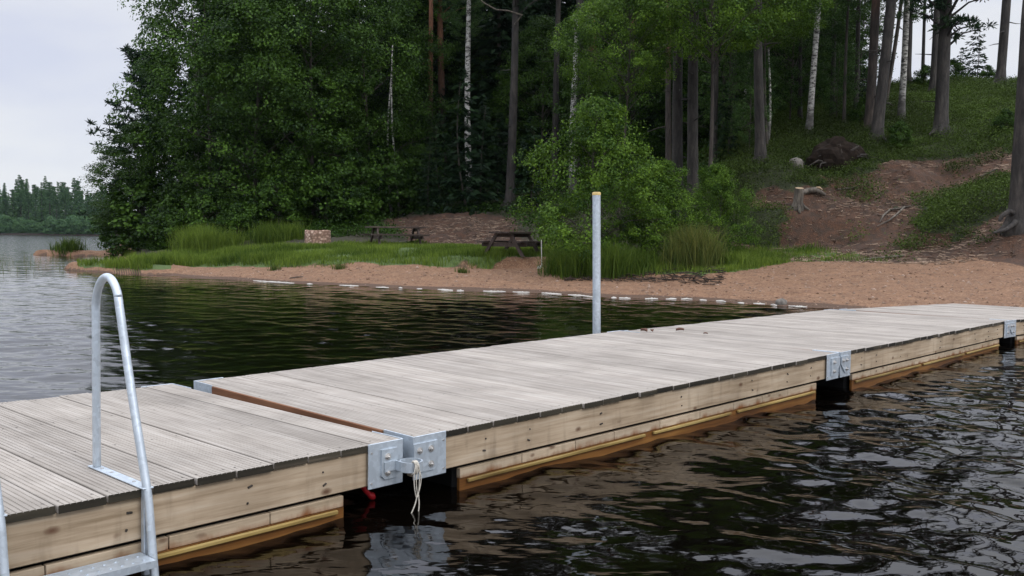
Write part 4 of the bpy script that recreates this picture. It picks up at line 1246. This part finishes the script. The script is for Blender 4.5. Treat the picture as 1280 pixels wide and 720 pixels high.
for q in [(248, 41, 2200, .9, 1.35, 'tallest bright green grass tuft on the left bank', GRASS, .6),
          (283, 41.5, 1100, .7, .9, 'green grass tuft right of the tallest one on the left bank', GRASS, .5),
          (335, 42, 900, .7, 1.1, 'dark green grass tuft before the shrub left of the stone ring', GRASS, .3),
          (362, 41.5, 900, .6, .9, 'broad green grass tuft directly left of the stone ring', GRASS, .4),
          (868, 26.6, 1500, .55, 1.35, 'tall yellowish sedge tuft beside the lakeside bush', SEDGE, .5),
          (845, 26.3, 500, .35, .9, 'smaller sedge tuft just left of the tall yellowish one', SEDGE, .35),
          (885, 27.2, 700, .4, .8, 'green sedge tuft just right of the tall yellowish one', SEDGE, .3),
          (765, 25.9, 900, .45, 1.0, 'dark green grass tuft behind the steel pole', GRASS, .35),
          (725, 26.6, 1400, .6, .9, 'dark grass tuft at the left foot of the bright bush', GRASS, .25),
          (700, 27.3, 1000, .5, .8, 'dark grass tuft right of the thin white stake', GRASS, .25),
          (795, 26.2, 900, .5, .7, 'low dark grass tuft under the dark green bush', GRASS, .2),
          (918, 27.2, 900, .6, .5, 'bright low grass tuft at the edge of the open sand', GRASS, .6)]:
    tuft('grass_tuft', q[0], q[1], q[2], q[3], q[4], q[5], q[6], tm=q[7], group=G_TF)
tuft('grass_tuft', 90, 57.3, 420, .8, 1.0, 'dark grass tuft alone on the sandy spit in the lake', GRASS, tm=.2, w=(.03, .05), group=G_TF)
tuft('grass_tuft', 74, 57.5, 150, .5, .6, 'sparse grass tuft at the tip of the sandy spit', GRASS, tm=.3, w=(.03, .04), group=G_TF)
G_BT = 'small tufts on the sand'
for px, py, lb in ((343, 338, 'tiny grass tuft on the sand right below the stone ring'), (578, 341, 'little tuft of dry grass on the sand below the dirt path'), (425, 336, 'tiny green tuft at the top edge of the sand, right of the stone ring')):
    p = atg(px, py); tuft('grass_tuft', px, p[1], 160, .18, .22, lb, SEDGE, tm=.2, group=G_BT, pos=p)
# thin reeds standing in the lake
n = 420
Yr = rng.uniform(31, 52, n); pxr = rng.uniform(-60, 118, n) + rng.normal(0, 6, n)
pxr = pxr * np.where(vnoise(pxr * .05, Yr * .2, 3) > .4, 1, .8)
xr = (pxr - 640) / F * Yr
v, f, t_ = blades(np.stack([xr, Yr, np.full(n, -.1)], 1), rng.uniform(.2, .55, n), rng.uniform(.008, .014, n), rng, .3)
tag(link('reeds', fastmesh('reeds', v, f, False, t_), REED), 'sparse thin reeds standing in the shallow lake', 'reeds', None, 'stuff')

# bilberry and heather over the slope and the forest floor
x, y, px, s = scatter(58000, 640, 1420, 8.5, 36)
sa, so, mo, gr, we = cover(x, y)
dens = np.clip(mo * (1 - so) * (1 - gr) * (1 - sa), 0, 1)
dens = np.maximum(dens, 0.5 * sstep(.64, .8, vnoise(x * .8, y * .8, 91)) * (1 - sa) * (1 - gr) * (px > 860))
keep = (dens * (1.0 + 2.0 * fbm(x * .55, y * .55, 77, 3)) > rng.uniform(0.15, 1, len(x)))
x, y, px = x[keep], y[keep], px[keep]; z = gz(x, y)
k_ = 22
idx = np.repeat(np.arange(len(x)), k_)
d = rng.normal(size=(len(idx), 3)) * np.array([.2, .2, .09]) + np.array([0, 0, .12])
cl = np.stack([x, y, z], 1)[idx] + d * (0.55 + 0.9 * vnoise(x * .7, y * .7, 5))[idx][:, None]
nr = unit(rng.normal(size=(len(idx), 3)) * .7 + np.array([0, -.15, .8]))
v, f = leaf_quads(cl, nr, rng.uniform(.035, .09, len(idx)), .6, rng)
tn = np.clip(0.25 + 0.7 * vnoise(x * .3, y * .3, 15)[idx] + rng.normal(0, .16, len(idx)), 0, 1)
tag(link('undergrowth', fastmesh('undergrowth', v, f, False, tn), HEATH), 'low bilberry and heather covering the wooded slope', 'undergrowth', None, 'stuff')
# dark ferns and shade plants below the left forest
x, y, px, s = scatter(6500, 180, 900, 14.5, 31)
sa, so, mo, gr, we = cover(x, y)
keep = ((1 - so) * (1 - gr) > rng.uniform(0.3, 1, len(x)))
x, y = x[keep], y[keep]; z = gz(x, y)
idx = np.repeat(np.arange(len(x)), 14)
d = rng.normal(size=(len(idx), 3)) * np.array([.28, .28, .14]) + np.array([0, 0, .2])
cl = np.stack([x, y, z], 1)[idx] + d
v, f = leaf_quads(cl, unit(rng.normal(size=(len(idx), 3)) * .7 + np.array([0, 0, .8])), rng.uniform(.07, .16, len(idx)), .55, rng)
tag(link('forest_undergrowth', fastmesh('forest_undergrowth', v, f, False, np.clip(rng.normal(.4, .2, len(idx)), 0, 1)), ALDER), 'dark shade plants covering the forest floor', 'undergrowth', None, 'stuff')
# litter: twigs, cones and needles on dirt, pebbles on the sand
def sticks(x, y, z, L_, r_, rng):
    n = len(x)
    a = rng.uniform(0, 6.283, n)
    d = np.stack([np.cos(a), np.sin(a), rng.normal(0, .15, n)], 1) * L_[:, None] * .5
    sd_ = np.stack([-np.sin(a), np.cos(a), np.zeros(n)], 1) * r_[:, None]
    up = np.stack([np.zeros(n), np.zeros(n), r_ * 1.6], 1)
    c = np.stack([x, y, z + r_ * .2], 1)
    v = np.stack([c - d - sd_, c - d + sd_, c - d + up, c + d - sd_, c + d + sd_, c + d + up], 1).reshape(-1, 3)
    i = np.arange(n)[:, None] * 6
    f = np.concatenate([i + np.array([[0, 3, 5, 2]]), i + np.array([[1, 2, 5, 4]]), i + np.array([[0, 1, 4, 3]])], 0)
    return v, f
x, y, px, s = scatter(42000, 500, 1420, 8, 20)
sa, so, mo, gr, we = cover(x, y)
keep = so * (0.5 + 1.6 * fbm(x * .6, y * .6, 12, 3)) > rng.uniform(0.1, 1, len(x))
x, y = x[keep], y[keep]
v, f = sticks(x, y, gz(x, y), rng.uniform(.05, .35, len(x)), rng.uniform(.004, .014, len(x)), rng)
LITTER = leaf_mat('twig_litter', (0.05, 0.03, 0.02), (0.34, 0.25, 0.18), 0.0, 0.9)
tag(link('twig_litter', fastmesh('twig_litter', v, f, False, np.tile(rng.uniform(0, 1, len(x)), 3)), LITTER), 'dry twigs and needles littering the red dirt slope', 'litter', None, 'stuff')
x, y, px, s = scatter(5200, 180, 1400, 0.1, 9)
sa, so, mo, gr, we = cover(x, y)
keep = sa > rng.uniform(0.3, 1, len(x)); x, y = x[keep], y[keep]; z = gz(x, y)
n = len(x); rs = np.abs(rng.normal(0, .018, n)) + .008
oc = np.array([[1, 0, 0], [0, 1, 0], [-1, 0, 0], [0, -1, 0], [0, 0, .7], [0, 0, -.7]])
v = (np.stack([x, y, z], 1)[:, None] + oc[None] * rs[:, None, None] * rng.uniform(.6, 1.4, (n, 1, 3))).reshape(-1, 3)
tf = np.array([[0, 1, 4], [1, 2, 4], [2, 3, 4], [3, 0, 4], [1, 0, 5], [2, 1, 5], [3, 2, 5], [0, 3, 5]])
f = (np.arange(n)[:, None, None] * 6 + tf[None]).reshape(-1, 3)
PEBM = leaf_mat('pebble', (0.09, 0.05, 0.03), (0.34, 0.25, 0.19), 0.0, 0.9)
tag(link('gravel', fastmesh('gravel', v, f, False, np.repeat(rng.uniform(0, 1, n), 8)), PEBM), 'loose gravel and pebbles on the reddish beach', 'gravel', None, 'stuff')
x, y, px, s = scatter(420, 705, 905, 2.4, 4.8)
v, f = sticks(x, y, gz(x, y) + rng.uniform(0, .08, len(x)), rng.uniform(.1, .5, len(x)), rng.uniform(.006, .016, len(x)), rng)
DARKT = leaf_mat('dark_twig', (0.012, 0.009, 0.007), (0.06, 0.045, 0.035), 0.0, 0.9)
tag(link('driftwood_twigs', fastmesh('driftwood_twigs', v, f, False, np.tile(rng.uniform(0, 1, len(x)), 3)), DARKT), 'dark washed up twigs along the foot of the bush', 'driftwood', None, 'stuff')

# ------------------------------------------------------------------ foam along the waterline
mb = MB(); rf = random.Random(9)
for a, b_ in [(316, 368), (384, 391), (424, 448), (470, 486), (498, 503), (521, 528), (547, 566), (571, 580), (604, 632), (641, 662), (677, 702), (710, 743), (764, 771), (774, 788), (806, 823), (832, 846), (851, 866), (875, 884), (895, 908), (922, 930), (941, 957), (963, 971), (986, 1010)]:
    pxs = np.linspace(a, b_, max(4, int((b_ - a) / 1.2)))
    rows, ph = [], rf.uniform(0, 9)
    for q, px in enumerate(pxs):
        yy = np.arange(16, 36, .03); xx = (px - 640) / F * yy
        k = int(np.argmax(gz(xx, yy) > 0.0))
        u = q / (len(pxs) - 1)
        wd = (0.012 + 0.055 * math.sin(math.pi * u) ** .6) * (0.55 + 0.9 * float(vnoise(np.array([px * .35 + ph]), np.array([ph]), 3)[0]))
        yc = yy[k] - 0.05 + 0.05 * math.sin(px * .21 + ph)
        hq = (0.012 + 0.022 * rf.random()) * math.sin(math.pi * (0.08 + .84 * u))
        rows.append([(xx[k], yc - wd, 0.006), (xx[k], yc - wd * .4, 0.008 + hq), (xx[k], yc + wd * .5, 0.012 + hq * .8), (xx[k], yc + wd, 0.02)])
    v = [p_ for r_ in rows for p_ in r_]
    f = [(i_ * 4 + q, i_ * 4 + 4 + q, i_ * 4 + 5 + q, i_ * 4 + 1 + q) for i_ in range(len(rows) - 1) for q in range(3)]
    mb.add(v, f, 0, .5, True)
tag(mb.build('foam', FOAM), 'white foam washed in a broken line along the beach', 'foam', None, 'stuff')
def boulder(name, p, sx, sy, sz, seed, mat_, label, cat='rock', group=None, sharp=.35):
    import bmesh
    bm = bmesh.new(); bmesh.ops.create_icosphere(bm, subdivisions=3, radius=1)
    for w in bm.verts:
        c = np.array(w.co); k = 1
        for q in range(3):
            fq = 1.4 * 2 ** q
            k += sharp * .5 ** q * math.sin(fq * c[0] + seed) * math.sin(fq * c[1] * 1.2 + seed * 2) * math.cos(fq * c[2] + seed * 3)
        w.co = (c[0] * k * sx, c[1] * k * sy, max(c[2] * k, -.5) * sz)
    me = bpy.data.meshes.new(name); bm.to_mesh(me); bm.free()
    me.polygons.foreach_set('use_smooth', [True] * len(me.polygons))
    o = link(name, me, mat_, None, p)
    return tag(o, label, cat, group)
p = atg(977, 380.5, 17); boulder('stone', (p[0], p[1], p[2] + .02), .13, .1, .11, 3, STONE, 'pale stone at the waterline beside the far end of the foam line')
p = atg(1010, 197 + 8, 30); boulder('boulder', ong(990, p[1] - .5) + np.array([0, 0, .12]), .36, .3, .34, 5, STONE, 'pale grey boulder on the slope left of the uprooted root mass')

# ------------------------------------------------------------------ picnic tables, stone ring, stake
def picnic(px, Y, rz, label, Lt=1.9, seed=1):
    p = ong(px, Y)
    t_ = thing('picnic_table', label, 'picnic table', p, (0, 0, rz), 'dark wooden picnic tables')
    mb = MB()
    for k in range(5): mb.box(-Lt / 2, Lt / 2, -.36 + k * .146, -.36 + k * .146 + .138, .70, .755, .005, 0, R.random())
    mb.build('tabletop', TABLE, t_)
    for sgn in (-1, 1):
        mb = MB()
        y0 = sgn * .68
        for k in range(2): mb.box(-Lt / 2, Lt / 2, y0 - .135 + k * .137, y0 - .135 + k * .137 + .13, .40, .46, .005, 0, R.random())
        mb.build('seat', TABLE, t_)
    for xx in (-Lt / 2 + .32, Lt / 2 - .32):
        for sgn in (-1, 1):
            mb = MB()
            y0, y1 = sgn * .72, sgn * .24
            mb.prism([(y0 - .065, -.04), (y0 + .065, -.04), (y1 + .065, .69), (y1 - .065, .69)], 0, xx - .03, xx + .03)
            mb.build('leg', TABLE, t_)
        mb = MB(); mb.box(xx + .032, xx + .075, -.82, .82, .27, .395, .004); mb.build('crossbeam', TABLE, t_)
        mb = MB(); mb.box(xx + .032, xx + .075, -.34, .34, .58, .695, .004); mb.build('crossbeam', TABLE, t_)
    return t_
picnic(494, 36.5, math.radians(24), 'dark picnic table set broadside on the grass, right of the stone ring', 2.3)
picnic(640, 30.2, math.radians(62), 'dark picnic table seen end on, half hidden by the bright green bush')
p = ong(397, 38.0)
ringt = thing('stone_ring', 'round speckled stone well ring standing in the grass at the forest edge', 'stone ring', p, (0, 0, 0))
mb = MB(); nn = 36; v = []; f = []; rq = random.Random(4)
prof = [(.52, -.1), (.53, .2), (.525, .45), (.52, .64), (.50, .665), (.40, .66), (.385, .6), (.38, -.1)]
for j in range(nn):
    a = 6.283185 * j / nn
    jz = rq.uniform(-.02, .025)
    for (r_, z_) in prof:
        k = 1 + rq.uniform(-.012, .012)
        v.append((r_ * k * math.cos(a), r_ * k * math.sin(a), z_ + (jz if z_ > .5 else 0)))
m_ = len(prof)
for j in range(nn):
    for q in range(m_ - 1):
        k = (j + 1) % nn
        f.append((j * m_ + q, k * m_ + q, k * m_ + q + 1, j * m_ + q + 1))
mb.add(v, f, 0, .5, True); mb.build('ring_wall', RINGM, ringt)
mb = MB(); mb.tube([(0, 0, -.1), (0, 0, .25)], .385, 24); mb.build('soil_fill', PEAT, ringt)
p = atg(677, 335)
stk = thing('stake', 'thin white stake in the sand at the left foot of the bush', 'stake', p, (0, math.radians(-1), 0))
mb = MB(); mb.tube([(0, 0, -.1), (0, 0, .86)], .016, 8); mb.build('post', WHITEP, stk)
mb = MB(); mb.tube([(-.05, -.02, -.03), (-.05, -.02, .03), (-.05, -.02, .055)], [.1, .085, .03], 10); mb.build('foot', WHITEP, stk)

# ------------------------------------------------------------------ stump, logs, roots, uprooted mass
p = atg(997, 262)
st = thing('tree_stump', 'grey split tree stump on the eroded edge of the bank', 'stump', p, (.2, -.16, .5))
st.scale = (.8, .8, .95)
mb = MB(); mb.tube([(0, 0, -.2), (0, 0, .05), (0, 0, .25), (.02, 0, .5), (.03, 0, .72)], [.34, .27, .21, .2, .19], 12, cap=False)
for a in range(5):
    an = a * 1.26 + .3
    mb.tube([(.1 * math.cos(an), .1 * math.sin(an), .18), (.3 * math.cos(an), .3 * math.sin(an), .02), (.55 * math.cos(an), .55 * math.sin(an), -.1)], [.09, .07, .03], 7)
mb.build('bark', ROOTB, st)
mb = MB(); mb.tube([(.03, 0, .7), (.03, 0, .722)], [.185, .18], 12); mb.build('cut_face', CUTW, st)
p = atg(1016, 246)
lg = thing('log', 'short pale bent log lying right behind the grey stump', 'log', p, (0, 0, 0))
mb = MB(); mb.tube([(-.38, .1, .08), (-.15, .02, .16), (.1, 0, .2), (.28, -.03, .1), (.42, -.05, .02)], [.1, .11, .1, .08, .05], 9); mb.build('wood', ROOTB, lg)
mb = MB(); mb.tube([(.1, -.04, .28), (.2, -.05, .27), (.3, -.06, .2)], [.03, .05, .03], 7); mb.build('split_face', CUTW, lg)
def pixtube(name, pts, rad, mat_, label, cat, dz=0.03):
    P = [np.array(atg(px, py)) + np.array([0, -.03, dz]) for px, py in pts]
    b0 = P[0].copy()
    mb = MB(); mb.tube([q - b0 for q in P], rad, 7)
    return mb, b0
mb, b0 = pixtube('r', [(1138, 260), (1124, 262), (1112, 264), (1104, 272), (1099, 281)], [.02, .035, .04, .03, .015], ROOTB, '', '')
P = [np.array(atg(px, py)) + np.array([0, -.04, .04]) - b0 for px, py in [(1130, 261), (1120, 270), (1110, 278), (1096, 286)]]
mb.tube(P, [.035, .032, .025, .012], 7)
o = mb.build('exposed_root', ROOTB); o.location = b0
tag(o, 'pale forked root exposed on the red eroded bank', 'root')
for pts, rad, lb, nm, ct in (
    ([(1079, 326), (1095, 324), (1112, 323), (1130, 321)], [.02, .025, .028, .02], 'pale driftwood stick lying where sand meets the grass strip', 'driftwood_stick', 'stick'),
    ([(1045, 240), (1060, 237), (1073, 235)], [.02, .03, .02], 'thin pale branch on the dirt right of the short log', 'fallen_branch', 'branch'),
    ([(1225, 222), (1236, 217), (1246, 213)], [.015, .025, .02], 'thin grey branch lying on the upper red dirt slope', 'fallen_branch', 'branch'),
    ([(1070, 190), (1085, 192), (1098, 197)], [.03, .03, .02], 'pale bare branch sticking out of the uprooted root mass', 'fallen_branch', 'branch'),
    ([(362, 349), (371, 348), (379, 347.5)], [.015, .02, .012], 'small dark stick on the sand above the longest foam patch', 'driftwood_stick', 'stick')):
    mb, b0 = pixtube(nm, pts, rad, ROOTB, lb, ct)
    o = mb.build(nm, ROOTB if 'dark' not in lb else DARKB); o.location = b0; tag(o, lb, ct)
p = atg(1046, 209)
rtp = thing('root_plate', 'dark uprooted tree root mass standing on the slope', 'root mass', p, (0, 0, .2))
import bmesh
bm = bmesh.new(); bmesh.ops.create_icosphere(bm, subdivisions=4, radius=1)
for w in bm.verts:
    c = np.array(w.co)
    k = 1 + .9 * float(fbm(np.array([c[0] * 2.1 + 7]), np.array([c[2] * 2.6 + c[1] * 1.5]), 3, 4)[0])
    w.co = (c[0] * 1.15 * k, c[1] * .45 * k, max(-.2, c[2] * .95 * k * (1 - .25 * (c[0] > .2) * c[0]) + .1))
me = bpy.data.meshes.new('soil'); bm.to_mesh(me); bm.free()
link('soil', me, PEAT, rtp)
rq = random.Random(8)
for k in range(16):
    an = rq.uniform(-.2, 3.3); r_ = rq.uniform(.7, 1.1)
    a_ = np.array([math.cos(an) * r_ * .9, -.25 + rq.uniform(-.1, .1), max(.1, math.sin(an) * r_ * .7)])
    d_ = np.array([math.cos(an), rq.uniform(-.6, .1), math.sin(an) * .6 + rq.uniform(-.3, .2)])
    mb = MB(); mb.tube([a_ - d_ * .3, a_, a_ + d_ * rq.uniform(.2, .35), a_ + d_ * .5 + np.array([rq.uniform(-.2, .2), 0, -.15])], [.05, .04, .025, .008], 6)
    mb.build('root', DARKB, rtp)

# ------------------------------------------------------------------ far shore trees
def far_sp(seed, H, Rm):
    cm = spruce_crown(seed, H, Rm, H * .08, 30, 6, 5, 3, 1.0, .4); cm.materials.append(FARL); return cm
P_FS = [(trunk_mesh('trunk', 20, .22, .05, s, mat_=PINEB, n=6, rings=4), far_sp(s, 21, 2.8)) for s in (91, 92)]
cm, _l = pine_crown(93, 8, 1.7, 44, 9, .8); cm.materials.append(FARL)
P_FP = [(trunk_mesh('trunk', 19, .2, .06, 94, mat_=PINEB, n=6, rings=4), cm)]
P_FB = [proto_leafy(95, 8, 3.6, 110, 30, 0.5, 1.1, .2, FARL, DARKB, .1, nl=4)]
rr = random.Random(17)
def fz_(x, y): return float(np.interp(y, fy, fz))
for i in range(170):
    px = -60 + 215 * ((i * 37 % 170) + rr.uniform(-.4, .4)) / 170
    Y = rr.uniform(392, 430) if i < 60 else rr.uniform(430, 500)
    x = (px - 640) / F * Y
    s = rr.choice((.6, .8, .9, 1.0, 1.12)) * rr.uniform(.88, 1.08)
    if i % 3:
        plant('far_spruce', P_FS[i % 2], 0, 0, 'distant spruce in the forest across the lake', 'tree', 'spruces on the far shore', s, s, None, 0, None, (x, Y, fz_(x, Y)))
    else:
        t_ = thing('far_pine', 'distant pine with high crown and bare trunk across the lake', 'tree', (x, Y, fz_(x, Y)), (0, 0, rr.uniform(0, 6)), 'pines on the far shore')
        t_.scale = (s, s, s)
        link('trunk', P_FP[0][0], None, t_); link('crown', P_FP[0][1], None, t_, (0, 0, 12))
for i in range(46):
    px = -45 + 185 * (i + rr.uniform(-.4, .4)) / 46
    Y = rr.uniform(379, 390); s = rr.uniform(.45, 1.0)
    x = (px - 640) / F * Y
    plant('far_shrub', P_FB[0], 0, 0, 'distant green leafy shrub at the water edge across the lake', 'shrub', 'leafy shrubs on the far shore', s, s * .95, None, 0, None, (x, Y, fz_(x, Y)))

# saplings that close the shade under the forest edge
G_UN = 'young spruces in the shade at the forest edge'
for i, (px, Y, s, lb) in enumerate([(583, 46.8, 1.75, 'young dark spruce before the foot of the white spotted birch'), (600, 47.5, 1.4, 'young spruce right of the white spotted birch foot'),
        (553, 47, 1.2, 'young spruce in the shade below the reddish pines'), (620, 48, 1.2, 'young spruce just left of the tall brown pine foot'), (535, 46.5, .9, 'small dark spruce at the left end of the dirt path'),
        (660, 45, 1.1, 'young spruce right of the tall brown pine, behind the bush'), (905, 38, .8, 'small spruce in the shade right of the close pine pair'), (1075, 41, .55, 'tiny spruce on the slope behind the leaning pine pair')]):
    plant('young_spruce', P_SAPL[0], px, Y, lb, 'tree', G_UN, s, s * 1.25)

# the damp air over the lake
hz = MB(); hz.box(-880, 880, -60, 800, -3, 60)
m = bpy.data.materials.new('haze'); m.use_nodes = True
t = m.node_tree; t.nodes.clear()
pv = N(t, 'ShaderNodeVolumePrincipled'); o_ = N(t, 'ShaderNodeOutputMaterial')
pv.inputs['Color'].default_value = (0.72, 0.86, 1.0, 1)
pv.inputs['Density'].default_value = HAZE
t.links.new(pv.outputs['Volume'], o_.inputs['Volume'])
tag(hz.build('haze', m), 'thin pale haze over the lake', 'haze', None, 'stuff')
